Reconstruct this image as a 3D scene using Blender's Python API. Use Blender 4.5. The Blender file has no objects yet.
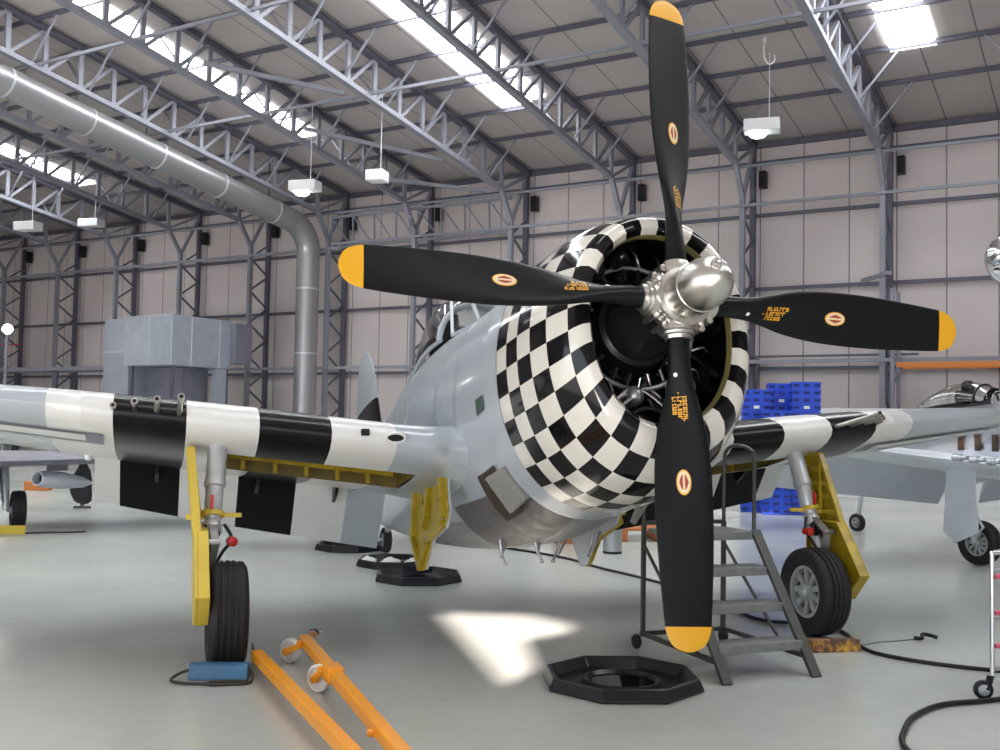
import bpy, bmesh, math, random
from mathutils import Vector, Matrix
from mathutils.geometry import tessellate_polygon
random.seed(4)
R = math.radians
sc = bpy.context.scene
C = sc.collection
pi = math.pi

# ------------------------------------------------------------------ materials
def mat(name, col, rough=.5, metal=0., coat=0., bump=0., bscale=20., var=0., vscale=3., emis=None, es=0., trans=0., alpha=1., spec=None):
    m = bpy.data.materials.new(name); m.use_nodes = True
    nt = m.node_tree; b = nt.nodes['Principled BSDF']
    c = (col[0], col[1], col[2], 1)
    b.inputs['Base Color'].default_value = c
    b.inputs['Roughness'].default_value = rough
    b.inputs['Metallic'].default_value = metal
    b.inputs['Coat Weight'].default_value = coat
    b.inputs['Coat Roughness'].default_value = .08
    if spec is not None: b.inputs['Specular IOR Level'].default_value = spec
    if trans: b.inputs['Transmission Weight'].default_value = trans
    if emis:
        b.inputs['Emission Color'].default_value = (*emis, 1); b.inputs['Emission Strength'].default_value = es
    tc = nt.nodes.new('ShaderNodeTexCoord')
    if var:
        n = nt.nodes.new('ShaderNodeTexNoise'); n.inputs['Scale'].default_value = vscale; n.inputs['Detail'].default_value = 5
        nt.links.new(tc.outputs['Object'], n.inputs['Vector'])
        r = nt.nodes.new('ShaderNodeMapRange'); r.inputs['From Min'].default_value = .3; r.inputs['From Max'].default_value = .7
        r.inputs['To Min'].default_value = 1 - var; r.inputs['To Max'].default_value = 1 + var
        nt.links.new(n.outputs['Fac'], r.inputs['Value'])
        mx = nt.nodes.new('ShaderNodeMix'); mx.data_type = 'RGBA'; mx.blend_type = 'MULTIPLY'; mx.inputs['Factor'].default_value = 1
        mx.inputs['A'].default_value = c
        nt.links.new(r.outputs['Result'], mx.inputs['B'])
        nt.links.new(mx.outputs['Result'], b.inputs['Base Color'])
        rr = nt.nodes.new('ShaderNodeMath'); rr.operation = 'MULTIPLY'; rr.inputs[1].default_value = rough
        nt.links.new(r.outputs['Result'], rr.inputs[0]); nt.links.new(rr.outputs[0], b.inputs['Roughness'])
    if bump:
        n2 = nt.nodes.new('ShaderNodeTexNoise'); n2.inputs['Scale'].default_value = bscale; n2.inputs['Detail'].default_value = 3
        nt.links.new(tc.outputs['Object'], n2.inputs['Vector'])
        bp = nt.nodes.new('ShaderNodeBump'); bp.inputs['Strength'].default_value = bump; bp.inputs['Distance'].default_value = .02
        nt.links.new(n2.outputs['Fac'], bp.inputs['Height']); nt.links.new(bp.outputs['Normal'], b.inputs['Normal'])
    return m

M = {}
M['check_white'] = mat('check_white', (.74, .71, .64), .16, coat=.6, var=.04, vscale=5)
M['check_black'] = mat('check_black', (.006, .006, .007), .10, spec=.35)
M['stripe_white'] = mat('stripe_white', (.72, .72, .70), .32, coat=.25, var=.05, vscale=4)
M['stripe_black'] = mat('stripe_black', (.007, .006, .008), .26, spec=.25)
M['grey_paint'] = mat('aircraft_grey', (.42, .46, .50), .27, coat=.3, var=.02, vscale=1.2)
M['silver'] = mat('silver_skin', (.50, .54, .58), .30, metal=.45, var=.07, vscale=4, bump=.05, bscale=3)
M['belly'] = mat('grimy_belly', (.30, .30, .31), .38, metal=.3, var=.3, vscale=6)
M['dark_panel'] = mat('stained_panel', (.13, .12, .12), .45, metal=.3, var=.4, vscale=9)
M['soot'] = mat('sooty_brown', (.045, .025, .016), .6, var=.4, vscale=14)
M['panel_edge'] = mat('panel_cream', (.24, .24, .22), .45, var=.1, vscale=8)
M['olive'] = mat('olive_rim', (.20, .17, .06), .35, coat=.2)
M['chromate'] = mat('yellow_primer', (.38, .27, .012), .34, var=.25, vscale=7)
M['chromate_dark'] = mat('primer_darker', (.13, .09, .012), .5, var=.3, vscale=9)  # darker copy of the yellow primer, used on the bay walls
M['yellow_light'] = mat('yellow_paint', (.66, .49, .06), .4, var=.06)
M['prop_black'] = mat('prop_black', (.006, .007, .008), .34, spec=.22)
M['prop_yellow'] = mat('prop_yellow', (.80, .40, .008), .32, coat=.2)
M['decal_cream'] = mat('decal_cream', (.85, .75, .50), .5)
M['decal_red'] = mat('decal_red', (.42, .06, .02), .5)
M['decal_orange'] = mat('decal_orange', (.85, .42, .03), .5)
M['hub_metal'] = mat('hub_metal', (.66, .64, .60), .30, metal=1., var=.10, vscale=9)
M['chrome'] = mat('chrome', (.75, .75, .76), .12, metal=1.)
M['steel'] = mat('steel', (.42, .43, .45), .35, metal=.8, var=.1)
M['leg_silver'] = mat('leg_silver', (.55, .57, .60), .35, metal=.35)
M['engine_dark'] = mat('engine_dark', (.018, .019, .022), .3, metal=.4, coat=.2)
M['engine_fin'] = mat('engine_fin', (.030, .030, .034), .28, metal=.5)
M['tyre'] = mat('tyre_rubber', (.022, .019, .022), .6, spec=.3)
M['rubber'] = mat('black_rubber', (.010, .010, .012), .45, spec=.3)
M['wheel_hub'] = mat('wheel_hub', (.46, .47, .48), .42, metal=.4, var=.12, vscale=15)
M['red'] = mat('red_paint', (.50, .02, .015), .4)
M['glass'] = mat('canopy_glass', (.92, .95, .95), .03, trans=1.)
M['steel_frame'] = mat('frame_steel_shaded', (.10, .10, .135), .5, var=.08, vscale=2)  # darker copy of the frame steel, shade put into its colour; also girts, pipes
M['steel_light'] = mat('frame_steel_lit', (.25, .255, .30), .5, var=.06, vscale=2)  # paler copy of the same steel, daylight on the members put into its colour
M['galv'] = mat('galvanised', (.36, .36, .37), .36, metal=.55)
M['galv_box'] = mat('sheet_metal', (.46, .50, .58), .45, metal=.45, var=.08, vscale=3)
M['seam'] = mat('seam_tape', (.62, .64, .66), .4, metal=.4)
M['orange'] = mat('orange_paint', (.95, .36, .01), .35, coat=.2, var=.04)
M['rack_orange'] = mat('rack_orange', (.58, .18, .03), .45)
M['white_wheel'] = mat('white_nylon', (.82, .80, .78), .4)
M['tray_black'] = mat('tray_black', (.010, .010, .015), .30, bump=.06, bscale=30, spec=.4)
M['oil'] = mat('oil_surface', (.006, .006, .007), .04)
M['chock_blue'] = mat('chock_blue', (.05, .16, .30), .5, var=.2, vscale=12)
M['rope'] = mat('rope_dark', (.05, .04, .035), .8)
M['crate_blue'] = mat('crate_blue', (.02, .09, .72), .38)
M['crate_dark'] = mat('crate_slot', (.008, .02, .17), .6)
M['paper'] = mat('paper_white', (.85, .85, .83), .6)
M['ladder_grey'] = mat('ladder_grey', (.055, .058, .052), .48, metal=.3, var=.12, vscale=8)
M['tread_grey'] = mat('tread_grey', (.22, .23, .23), .5, metal=.3, var=.15, vscale=10)
M['wood_chock'] = mat('worn_wood', (.32, .16, .05), .7)
_nt = M['wood_chock'].node_tree; _n = _nt.nodes.new('ShaderNodeTexNoise'); _n.inputs['Scale'].default_value = 16; _n.inputs['Detail'].default_value = 4
_tc = _nt.nodes.new('ShaderNodeTexCoord'); _nt.links.new(_tc.outputs['Object'], _n.inputs['Vector']); _r = _nt.nodes.new('ShaderNodeValToRGB')
_r.color_ramp.elements[0].position = .40; _r.color_ramp.elements[0].color = (.10, .06, .035, 1); _r.color_ramp.elements[1].position = .64; _r.color_ramp.elements[1].color = (.62, .36, .04, 1)
_e = _r.color_ramp.elements.new(.52); _e.color = (.30, .13, .05, 1)
_nt.links.new(_n.outputs['Fac'], _r.inputs[0]); _nt.links.new(_r.outputs[0], _nt.nodes['Principled BSDF'].inputs['Base Color'])
M['wood'] = mat('wood_crate', (.48, .17, .05), .6, var=.15, vscale=6)
M['white_board'] = mat('white_board', (.72, .72, .73), .5)
M['lamp_body'] = mat('lamp_white', (.78, .79, .80), .4)
M['lamp_glow'] = mat('lamp_glow', (.9, .95, .9), .4, emis=(.85, 1., .92), es=9.)
M['flood_glow'] = mat('flood_glow', (1, 1, .95), .4, emis=(1, .97, .9), es=30.)
M['skylight'] = mat('skylight_sheet', (.9, .9, .9), .5, emis=(.95, .98, 1.), es=8.)
M['green_dark'] = mat('dark_green', (.05, .085, .065), .45, var=.1)
M['slate'] = mat('slate_grey', (.20, .20, .25), .4, var=.08)  # plain slate grey for hoods, seams, uprights and the far left wing
M['p51_silver'] = mat('polished_skin', (.62, .66, .72), .24, metal=.7, var=.05, vscale=3, bump=.03, bscale=4)
M['aluminium_lit'] = mat('aluminium_lit', (.74, .78, .86), .34, metal=.25, var=.04)  # aluminium skin, whitened to carry the strong light on wing and flap
M['pink'] = mat('pink_grip', (.62, .10, .16), .5)
M['hole_shade'] = mat('hole_shade', (.006, .006, .006), .8)  # flat black standing in for the shade inside holes, ports and spoke gaps

# wall / ceiling sheets: seams from object coordinates, set as x = along wall
def sheet_mat(name, col, period, axis, offset=0., w=.035, var=.05, bump=.1):
    m = mat(name, col, .72, var=var, vscale=.35)
    nt = m.node_tree; b = nt.nodes['Principled BSDF']
    tc = nt.nodes.new('ShaderNodeTexCoord'); sp = nt.nodes.new('ShaderNodeSeparateXYZ')
    nt.links.new(tc.outputs['Object'], sp.inputs[0])
    a = nt.nodes.new('ShaderNodeMath'); a.operation = 'ADD'; a.inputs[1].default_value = offset + 1000 * period
    nt.links.new(sp.outputs[axis], a.inputs[0])
    f = nt.nodes.new('ShaderNodeMath'); f.operation = 'MODULO'; f.inputs[1].default_value = period
    nt.links.new(a.outputs[0], f.inputs[0])
    l = nt.nodes.new('ShaderNodeMath'); l.operation = 'LESS_THAN'; l.inputs[1].default_value = w
    nt.links.new(f.outputs[0], l.inputs[0])
    # fine ribs
    wv = nt.nodes.new('ShaderNodeMath'); wv.operation = 'MULTIPLY'; wv.inputs[1].default_value = 2 * pi / (period / 6)
    nt.links.new(a.outputs[0], wv.inputs[0])
    s = nt.nodes.new('ShaderNodeMath'); s.operation = 'SINE'; nt.links.new(wv.outputs[0], s.inputs[0])
    bp = nt.nodes.new('ShaderNodeBump'); bp.inputs['Strength'].default_value = bump; bp.inputs['Distance'].default_value = .02
    nt.links.new(s.outputs[0], bp.inputs['Height']); nt.links.new(bp.outputs['Normal'], b.inputs['Normal'])
    old = b.inputs['Base Color'].links[0].from_socket
    mx = nt.nodes.new('ShaderNodeMix'); mx.data_type = 'RGBA'
    nt.links.new(l.outputs[0], mx.inputs['Factor']); nt.links.new(old, mx.inputs['A'])
    mx.inputs['B'].default_value = (col[0] * .3, col[1] * .3, col[2] * .32, 1)
    nt.links.new(mx.outputs['Result'], b.inputs['Base Color'])
    return m
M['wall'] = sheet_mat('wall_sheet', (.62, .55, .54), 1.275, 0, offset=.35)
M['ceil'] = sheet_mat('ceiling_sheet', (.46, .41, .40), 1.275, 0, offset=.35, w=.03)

def floor_mat():
    m = mat('painted_floor', (.40, .42, .395), .25)
    nt = m.node_tree; b = nt.nodes['Principled BSDF']; tc = nt.nodes.new('ShaderNodeTexCoord')
    n1 = nt.nodes.new('ShaderNodeTexNoise'); n1.inputs['Scale'].default_value = .45; n1.inputs['Detail'].default_value = 6
    n2 = nt.nodes.new('ShaderNodeTexNoise'); n2.inputs['Scale'].default_value = 6.; n2.inputs['Detail'].default_value = 8; n2.inputs['Roughness'].default_value = .7
    for n in (n1, n2): nt.links.new(tc.outputs['Object'], n.inputs['Vector'])
    r1 = nt.nodes.new('ShaderNodeValToRGB')
    r1.color_ramp.elements[0].position = .3; r1.color_ramp.elements[0].color = (.46, .485, .46, 1)
    r1.color_ramp.elements[1].position = .7; r1.color_ramp.elements[1].color = (.53, .56, .515, 1)
    nt.links.new(n1.outputs['Fac'], r1.inputs[0])
    r2 = nt.nodes.new('ShaderNodeMapRange'); r2.inputs['From Min'].default_value = .35; r2.inputs['From Max'].default_value = .7
    r2.inputs['To Min'].default_value = .95; r2.inputs['To Max'].default_value = 1.03
    nt.links.new(n2.outputs['Fac'], r2.inputs['Value'])
    mx = nt.nodes.new('ShaderNodeMix'); mx.data_type = 'RGBA'; mx.blend_type = 'MULTIPLY'; mx.inputs['Factor'].default_value = 1
    nt.links.new(r1.outputs[0], mx.inputs['A']); nt.links.new(r2.outputs['Result'], mx.inputs['B'])
    nt.links.new(mx.outputs['Result'], b.inputs['Base Color'])
    rr = nt.nodes.new('ShaderNodeMapRange'); rr.inputs['To Min'].default_value = .14; rr.inputs['To Max'].default_value = .30
    nt.links.new(n1.outputs['Fac'], rr.inputs['Value']); nt.links.new(rr.outputs['Result'], b.inputs['Roughness'])
    bp = nt.nodes.new('ShaderNodeBump'); bp.inputs['Strength'].default_value = .04; bp.inputs['Distance'].default_value = .01
    nt.links.new(n2.outputs['Fac'], bp.inputs['Height']); nt.links.new(bp.outputs['Normal'], b.inputs['Normal'])
    return m
M['floor'] = floor_mat()

# ------------------------------------------------------------------ mesh builder
def V(*a): return Vector(a)
def frame(d, up=None):
    d = Vector(d).normalized()
    u = Vector(up) if up is not None else (V(0, 0, 1) if abs(d.z) < .95 else V(1, 0, 0))
    x = u.cross(d).normalized(); y = d.cross(x).normalized()
    return x, y, d
class MB:
    def __init__(s): s.v = []; s.f = []; s.m = []
    def add(s, vs, fs, m=0):
        o = len(s.v); s.v += [Vector(v) for v in vs]
        for i, f in enumerate(fs):
            s.f.append([o + k for k in f]); s.m.append(m[i] if isinstance(m, (list, tuple)) else m)
        return s
    def box(s, c, d, rz=0., m=0, rot=None):
        mt = rot if rot is not None else Matrix.Rotation(rz, 3, 'Z')
        vs = [Vector(c) + mt @ V(x * d[0] / 2, y * d[1] / 2, z * d[2] / 2) for z in (-1, 1) for x, y in ((-1, -1), (1, -1), (1, 1), (-1, 1))]
        return s.add(vs, [(3, 2, 1, 0), (4, 5, 6, 7), (0, 1, 5, 4), (1, 2, 6, 5), (2, 3, 7, 6), (3, 0, 4, 7)], m)
    def bar(s, p0, p1, w, h=None, up=None, m=0):
        h = w if h is None else h
        p0 = Vector(p0); p1 = Vector(p1); x, y, d = frame(p1 - p0, up)
        vs = [p + x * (a * w / 2) + y * (b * h / 2) for p in (p0, p1) for a, b in ((-1, -1), (1, -1), (1, 1), (-1, 1))]
        return s.add(vs, [(3, 2, 1, 0), (4, 5, 6, 7), (0, 1, 5, 4), (1, 2, 6, 5), (2, 3, 7, 6), (3, 0, 4, 7)], m)
    def loft(s, rings, closed=True, cap0=False, cap1=False, mf=None, skip=None, m=0):
        n = len(rings[0]); vs = [p for r in rings for p in r]; fs = []; ms = []
        for i in range(len(rings) - 1):
            for j in range(n if closed else n - 1):
                if skip and skip(i, j): continue
                k = (j + 1) % n
                fs.append((i * n + j, i * n + k, (i + 1) * n + k, (i + 1) * n + j)); ms.append(mf(i, j) if mf else m)
        if cap0: fs.append(tuple(reversed(range(n)))); ms.append(mf(0, 0) if mf else m)
        if cap1: fs.append(tuple(range((len(rings) - 1) * n, len(rings) * n))); ms.append(mf(len(rings) - 2, 0) if mf else m)
        return s.add(vs, fs, ms)
    def lathe(s, c, ax, prof, n=24, up=None, mf=None, m=0, cap=True):
        x, y, d = frame(ax, up); c = Vector(c); rings = []
        for a, r in prof: rings.append([c + d * a + (x * math.cos(2 * pi * k / n) + y * math.sin(2 * pi * k / n)) * max(r, 1e-4) for k in range(n)])
        return s.loft(rings, True, cap, cap, mf, None, m)
    def tube(s, pts, r, n=10, m=0):
        pts = [Vector(p) for p in pts]; rings = []; px = None
        for i, p in enumerate(pts):
            d = (pts[min(i + 1, len(pts) - 1)] - pts[max(i - 1, 0)]).normalized()
            if px is None: x, y, _ = frame(d)
            else:
                x = (px - d * px.dot(d)).normalized(); y = d.cross(x)
            px = x; rr = r[i] if isinstance(r, (list, tuple)) else r
            rings.append([p + (x * math.cos(2 * pi * k / n) + y * math.sin(2 * pi * k / n)) * rr for k in range(n)])
        return s.loft(rings, True, True, True, None, None, m)
    def prism(s, poly, vec, m=0, me=None):
        n = len(poly); poly = [Vector(p) for p in poly]; vec = Vector(vec)
        fs = [tuple(reversed(range(n))), tuple(range(n, 2 * n))] + [(i, (i + 1) % n, n + (i + 1) % n, n + i) for i in range(n)]
        return s.add(poly + [p + vec for p in poly], fs, [m, m] + [m if me is None else me] * n)
    def build(s, name, mats, parent=None, smooth=None, tf=None, bevel=0., label=None, fix=True, origin=None):
        me = bpy.data.meshes.new(name)
        vs = [tf(v) if tf else v for v in s.v]
        if origin is not None: vs = [v - Vector(origin) for v in vs]
        me.from_pydata([tuple(v) for v in vs], [], s.f)
        for m in (mats if isinstance(mats, (list, tuple)) else [mats]): me.materials.append(M[m])
        for p, i in zip(me.polygons, s.m): p.material_index = i
        if fix:
            bm = bmesh.new(); bm.from_mesh(me); bmesh.ops.recalc_face_normals(bm, faces=bm.faces); bm.to_mesh(me); bm.free()
        if smooth:
            for p in me.polygons: p.use_smooth = True
            me.set_sharp_from_angle(angle=R(smooth))
        o = bpy.data.objects.new(name, me); C.objects.link(o)
        if origin is not None: o.location = origin
        if parent: o.parent = parent
        if bevel:
            b = o.modifiers.new('bevel', 'BEVEL'); b.width = bevel; b.segments = 2; b.limit_method = 'ANGLE'
        if label: o['label'] = label
        return o
def thing(name, label, cat, loc=(0, 0, 0), rz=0., group=None):
    o = bpy.data.objects.new(name, None); C.objects.link(o); o.location = loc; o.rotation_euler = (0, 0, rz)
    o.empty_display_size = .2
    return tag(o, label, cat, group)
def tag(o, label, cat, group=None):
    o['label'] = label; o['category'] = cat
    if group: o['group'] = group
    return o
def struct(o, label=None):
    o['kind'] = 'structure'
    if label: o['label'] = label
    return o
def smoothpts(pts, n=8):
    pts = [Vector(p) for p in pts]; out = []
    for i in range(len(pts) - 1):
        p0 = pts[max(i - 1, 0)]; p1 = pts[i]; p2 = pts[i + 1]; p3 = pts[min(i + 2, len(pts) - 1)]
        for k in range(n):
            t = k / n
            out.append(.5 * ((2 * p1) + (p2 - p0) * t + (2 * p0 - 5 * p1 + 4 * p2 - p3) * t * t + (3 * p1 - p0 - 3 * p2 + p3) * t ** 3))
    return out + [pts[-1]]
ORD = ['first', 'second', 'third', 'fourth', 'fifth', 'sixth', 'seventh', 'eighth', 'ninth', 'tenth', 'eleventh', 'twelfth', 'thirteenth', 'fourteenth', 'fifteenth', 'sixteenth', 'seventeenth', 'eighteenth']

# ------------------------------------------------------------------ hangar shell
NV = V(.5165, .8563, 0); EV = V(.8563, -.5165, 0); SL = .155; HE = 10.12
RA = math.atan2(EV.y, EV.x)
def rp(m, t, z): return NV * m + EV * t + V(0, 0, z)
def rz_(m): return HE + SL * (30 - m) if m >= 0 else HE + SL * 30 + SL * m
T0, T1 = -62., 24.
def room_obj(mb, name, mats, kind='structure', **k):
    """structure meshes keep the hangar's own axes (x along the wall, y into the wall)"""
    o = mb.build(name, mats, tf=lambda v: v, **k)
    o.rotation_euler = (0, 0, RA)
    if kind: o['kind'] = kind
    return o
def L2(m, t, z): return V(t, m, z)          # in hangar axes
b = MB(); b.box(L2(10, -19, -.1), (100, 46, .2)); room_obj(b, 'floor', 'floor')
b = MB(); b.box(L2(30.15, (T0 + T1) / 2, 5.1), (T1 - T0, .2, 10.4)); room_obj(b, 'wall_back', 'wall')
b = MB(); b.prism([L2(-12, T0, 0), L2(30.05, T0, 0), L2(30.05, T0, HE), L2(0, T0, rz_(0)), L2(-12, T0, rz_(-12))], V(-.2, 0, 0)); room_obj(b, 'wall_left', 'wall')
b = MB(); b.prism([L2(-12, T1, 0), L2(30.05, T1, 0), L2(30.05, T1, HE), L2(0, T1, rz_(0)), L2(-12, T1, rz_(-12))], V(.2, 0, 0)); room_obj(b, 'wall_right', 'wall')
# front wall with a wide open doorway behind the camera and an added hole, shaped so the sun draws the floor patch
sun_dir = V(-.28, -.85, .35).normalized()      # towards the sun
patch = [(-.50, 9.40), (.30, 9.35), (.62, 8.95), (.64, 8.70), (.22, 8.30), (.27, 7.35), (.09, 6.93)]
hole = []
for x, y in patch:
    p = V(x, y, 0); t = (-12.1 - p.dot(NV)) / sun_dir.dot(NV); w = p + sun_dir * t; hole.append(V(w.dot(EV), w.z, 0))
ow = [V(T0, 0, 0), V(T0, rz_(-12), 0), V(T1, rz_(-12), 0), V(T1, 0, 0), V(20, 0, 0), V(20, 5.4, 0), V(-34, 5.4, 0), V(-34, 0, 0)]
pts = ow + hole
tri = tessellate_polygon([ow, hole])
b = MB(); b.add([L2(-12.1, p.x, p.y) for p in pts], [tuple(t) for t in tri]); room_obj(b, 'wall_front', 'wall', fix=False)
outer = [L2(-12, T0, rz_(-12)), L2(-12, T1, rz_(-12)), L2(0, T1, rz_(0)), L2(0, T0, rz_(0))]
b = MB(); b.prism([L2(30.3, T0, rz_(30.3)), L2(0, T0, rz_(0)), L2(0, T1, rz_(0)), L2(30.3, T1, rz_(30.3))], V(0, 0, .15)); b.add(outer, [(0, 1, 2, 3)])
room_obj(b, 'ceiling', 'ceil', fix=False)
# skylights (slightly below the sheeting), translucent daylight panels
for i, (t0, t1, m0, m1) in enumerate(((-4.8, -3.78, 2, 25.75), (-15.42, -14.46, 2, 25.4), (-14.28, -13.9, 2, 25.2), (-23.0, -22.1, 2, 25.2), (-35.2, -34.2, 2, 26.1), (5.6, 6.7, 2, 25.5), (-44.5, -43.5, 2, 20))):
    b = MB(); nseg = 8
    b.prism([L2(m1, t0, rz_(m1) - .05), L2(m0, t0, rz_(m0) - .05), L2(m0, t1, rz_(m0) - .05), L2(m1, t1, rz_(m1) - .05)], V(0, 0, .04))
    o = room_obj(b, 'window_%d' % (i + 1), 'skylight')
# wall girts
def girt(m, z, s, name, mt='steel_frame', t0=T0, t1=T1, h=None):
    b = MB(); b.box(L2(m, (t0 + t1) / 2, z), (t1 - t0, s, h or s)); return room_obj(b, name, mt)
ti = 1
for (m, z, s, mt) in ((29.93, HE - .12, .14, 'steel_frame'), (29.93, 9.50, .07, 'steel_frame'), (29.92, 7.92, .10, 'steel_frame'), (29.92, 5.75, .10, 'steel_frame'), (29.92, 3.42, .10, 'steel_frame')):
    girt(m, z, s, 'trim_%d' % ti, mt); ti += 1
# long pipes and ties on the inner legs
for (m, z, s, mt, t0, t1) in ((28.72, 9.12, .07, 'steel_light', T0, T1), (28.7, 7.85, .10, 'steel_light', T0, -24.), (28.7, 8.0, .08, 'steel_light', -24.5, T1), (28.7, 3.55, .10, 'steel_light', T0, T1)):
    girt(m, z, s, 'trim_%d' % ti, mt, t0, t1); ti += 1
# purlins
m = 30 - 1.0
for k in range(16):
    mm = 27.3 - 1.76 * k
    if mm < 0: break
    girt(mm, rz_(mm) - .07, .07, 'trim_%d' % ti, 'steel_frame', h=.11); ti += 1
# ties between the frames at bottom-chord level
for mm in (21.3, 16.9, 12.):
    girt(mm, rz_(mm) - 1.2, .075, 'trim_%d' % ti, 'steel_light'); ti += 1

# ------------------------------------------------------------------ portal frames
def portal(t, label):
    th = thing('roof_frame', label, 'roof truss', rp(30, t, 0), RA, 'lattice steel roof frames')
    def P(m, z, dt=0.): return V(dt, m - 30, z)
    top = lambda m: rz_(m) - .13
    bot = lambda m: rz_(m) - 1.28
    b = MB(); b.bar(P(29.85, top(29.85)), P(0, top(0)), .19, .15); b.build('top_chord', 'steel_frame', th)
    b = MB(); b.bar(P(28.15, bot(28.15)), P(0, bot(0)), .19, .13); b.build('bottom_chord', 'steel_light', th)
    b = MB(); c = MB(); d = MB(); mm = 28.15; k = 0
    while mm > .6:
        m2 = mm - 1.1
        b.bar(P(mm, bot(mm)), P(mm, top(mm)), .14, .08)
        c.bar(P(m2, bot(m2)), P(mm, top(mm)), .09)
        mm = m2; k += 1
    for k in range(16):                # knee braces to the purlins
        mp = 27.3 - 1.76 * k
        if mp < 1: break
        d.bar(P(mp, bot(mp)), P(mp, rz_(mp) - .12, 1.0), .05)
        if k % 2: d.bar(P(mp, bot(mp)), P(mp, rz_(mp) - .12, -1.0), .05)
    b.build('web_upright', 'steel_light', th); c.build('web_diagonal', 'steel_light', th); d.build('knee_brace', 'steel_light', th)
    b = MB(); b.bar(P(28.8, 0), P(28.8, 8.25), .16, .14); b.build('inner_leg', 'steel_light', th)
    b = MB(); b.bar(P(29.75, 0), P(29.75, HE - .1), .15, .15); b.build('outer_leg', 'steel_frame', th)
    b = MB(); b.bar(P(28.8, 8.2), P(28.15, bot(28.15)), .13); b.bar(P(28.8, 8.2), P(29.75, HE - .25), .10); b.bar(P(28.15, bot(28.15)), P(29.8, HE - .2), .08)
    b.build('knee', 'steel_light', th)
    b = MB(); z = .35; s = 1
    while z < 7.9:
        a, c2 = (28.8, 29.75) if s > 0 else (29.75, 28.8)
        b.bar(P(a, z), P(c2, z + .62), .055); z += .62; s = -s
    b.build('column_lacing', 'steel_frame', th)
    b = MB(); b.box(P(29.82, 8.95, .28), (.2, .22, .5)); b.build('bracket', 'rubber', th)
    return th
frames_t = [2.1 - 3.83 * k for k in range(0, 16)]
for k, t in enumerate(frames_t):
    if k < 2: lb = 'grey lattice steel roof frame beyond the right edge of the photo' if k == 0 else 'grey lattice steel roof frame just outside the right edge'
    else: lb = 'grey lattice steel roof frame and wall column, %s from the right in the photo' % ORD[k - 2]
    portal(t, lb)

# ------------------------------------------------------------------ spiral duct
th = thing('ventilation_duct', 'large round galvanised duct running under the roof and turning down the wall', 'duct', rp(28.2, -25.0, 0), RA)
def D(m, z): return V(0, m - 28.2, z)
zc = lambda m: rz_(m) - 1.92
path = [D(m, zc(m)) for m in (0.5, 27.)]
b = MB(); n = 120; ring = []
for i in range(n + 1):
    m = .5 + (27.1 - .5) * i / n; ring.append((m, .40 if i % 2 else .406))
b.tube([D(m, zc(m)) for m, _ in ring], [r for _, r in ring], 28); b.build('horizontal_run', 'galv', th, smooth=60)
el = []
for i in range(9):
    a = i / 8 * (pi / 2 + R(8))
    c0 = D(27.1, zc(27.1)); el.append(c0 + V(0, math.sin(a) * 1.0 * .98, -(1 - math.cos(a)) * .95 - .02 * i))
b = MB(); b.tube(el, .415, 28); b.build('elbow', 'galv', th, smooth=30)
e = el[-1]
for k in range(11):
    m = 1.2 + 2.5 * k; q = D(m, zc(m)); b = MB(); b.lathe(q, (0, 1, -SL), [(0, .40), (0, .418), (.06, .418), (.06, .40)], 32); b.build('joint_band', 'seam', th, smooth=30)
for z in (1.5, 4., 6.3):
    b = MB(); b.lathe((el[-1].x, el[-1].y, z), (0, 0, 1), [(0, .40), (0, .418), (.06, .418), (.06, .40)], 32); b.build('joint_band', 'seam', th, smooth=30)
b = MB(); zz = [e.z + .05 - (e.z - .1) * i / 60 for i in range(61)]
b.tube([V(e.x, e.y, z) for z in zz], [.40 if i % 2 else .406 for i in range(61)], 28); b.build('vertical_drop', 'galv', th, smooth=60)
for k in range(5):
    m = 26 - k * 5.2
    b = MB(); b.bar(D(m, zc(m) + .38), D(m, rz_(m) - .2), .03); b.build('hanger', 'steel_frame', th)

# ------------------------------------------------------------------ air handling unit
th = thing('air_handling_unit', 'grey sheet metal air handling box on a steel stand by the wall', 'air unit', rp(24.75, -26.85, 0), RA)
def H(t, m, z): return V(t, m, z)
b = MB(); b.box(H(-1.18, .2, 4.24), (2.36, 2.6, 1.68)); b.build('casing', 'galv_box', th, bevel=.02)
for (c, d) in ((H(-1.1, -1.105, 4.24), (.03, .02, 1.62)), (H(.01, 1.0, 4.24), (.02, .04, 1.62)), (H(.01, -.25, 4.24), (.02, .04, 1.62))):
    b = MB(); b.box(c, d); b.build('seam_strip', 'seam', th)
b = MB(); b.box(H(-.2, 1.9, 4.3), (.9, .8, 1.4)); b.build('inlet_hood', 'slate', th, bevel=.02)
b = MB(); b.box(H(-3.04, -.3, 2.52), (1.3, 1.1, 5.04)); b.build('riser_duct', 'galv_box', th, bevel=.02)
b = MB(); b.box(H(-3.04, -.3, 3.9), (1.34, 1.14, .06)); b.build('seam_strip', 'seam', th)
b = MB(); b.box(H(-1.5, .5, 1.69), (1.75, 1.2, 3.38)); b.build('plenum', 'slate', th, bevel=.02)
b = MB(); b.box(H(-.1, 1.1, 1.69), (.3, .4, 3.38)); b.build('drain_duct', 'galv_box', th)
for (t, m) in ((-.06, -1.0), (-2.0, -1.0), (-.06, 1.4)):
    b = MB(); b.bar(H(t, m, 0), H(t, m, 3.4), .09); b.build('leg', 'steel_frame', th)

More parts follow.
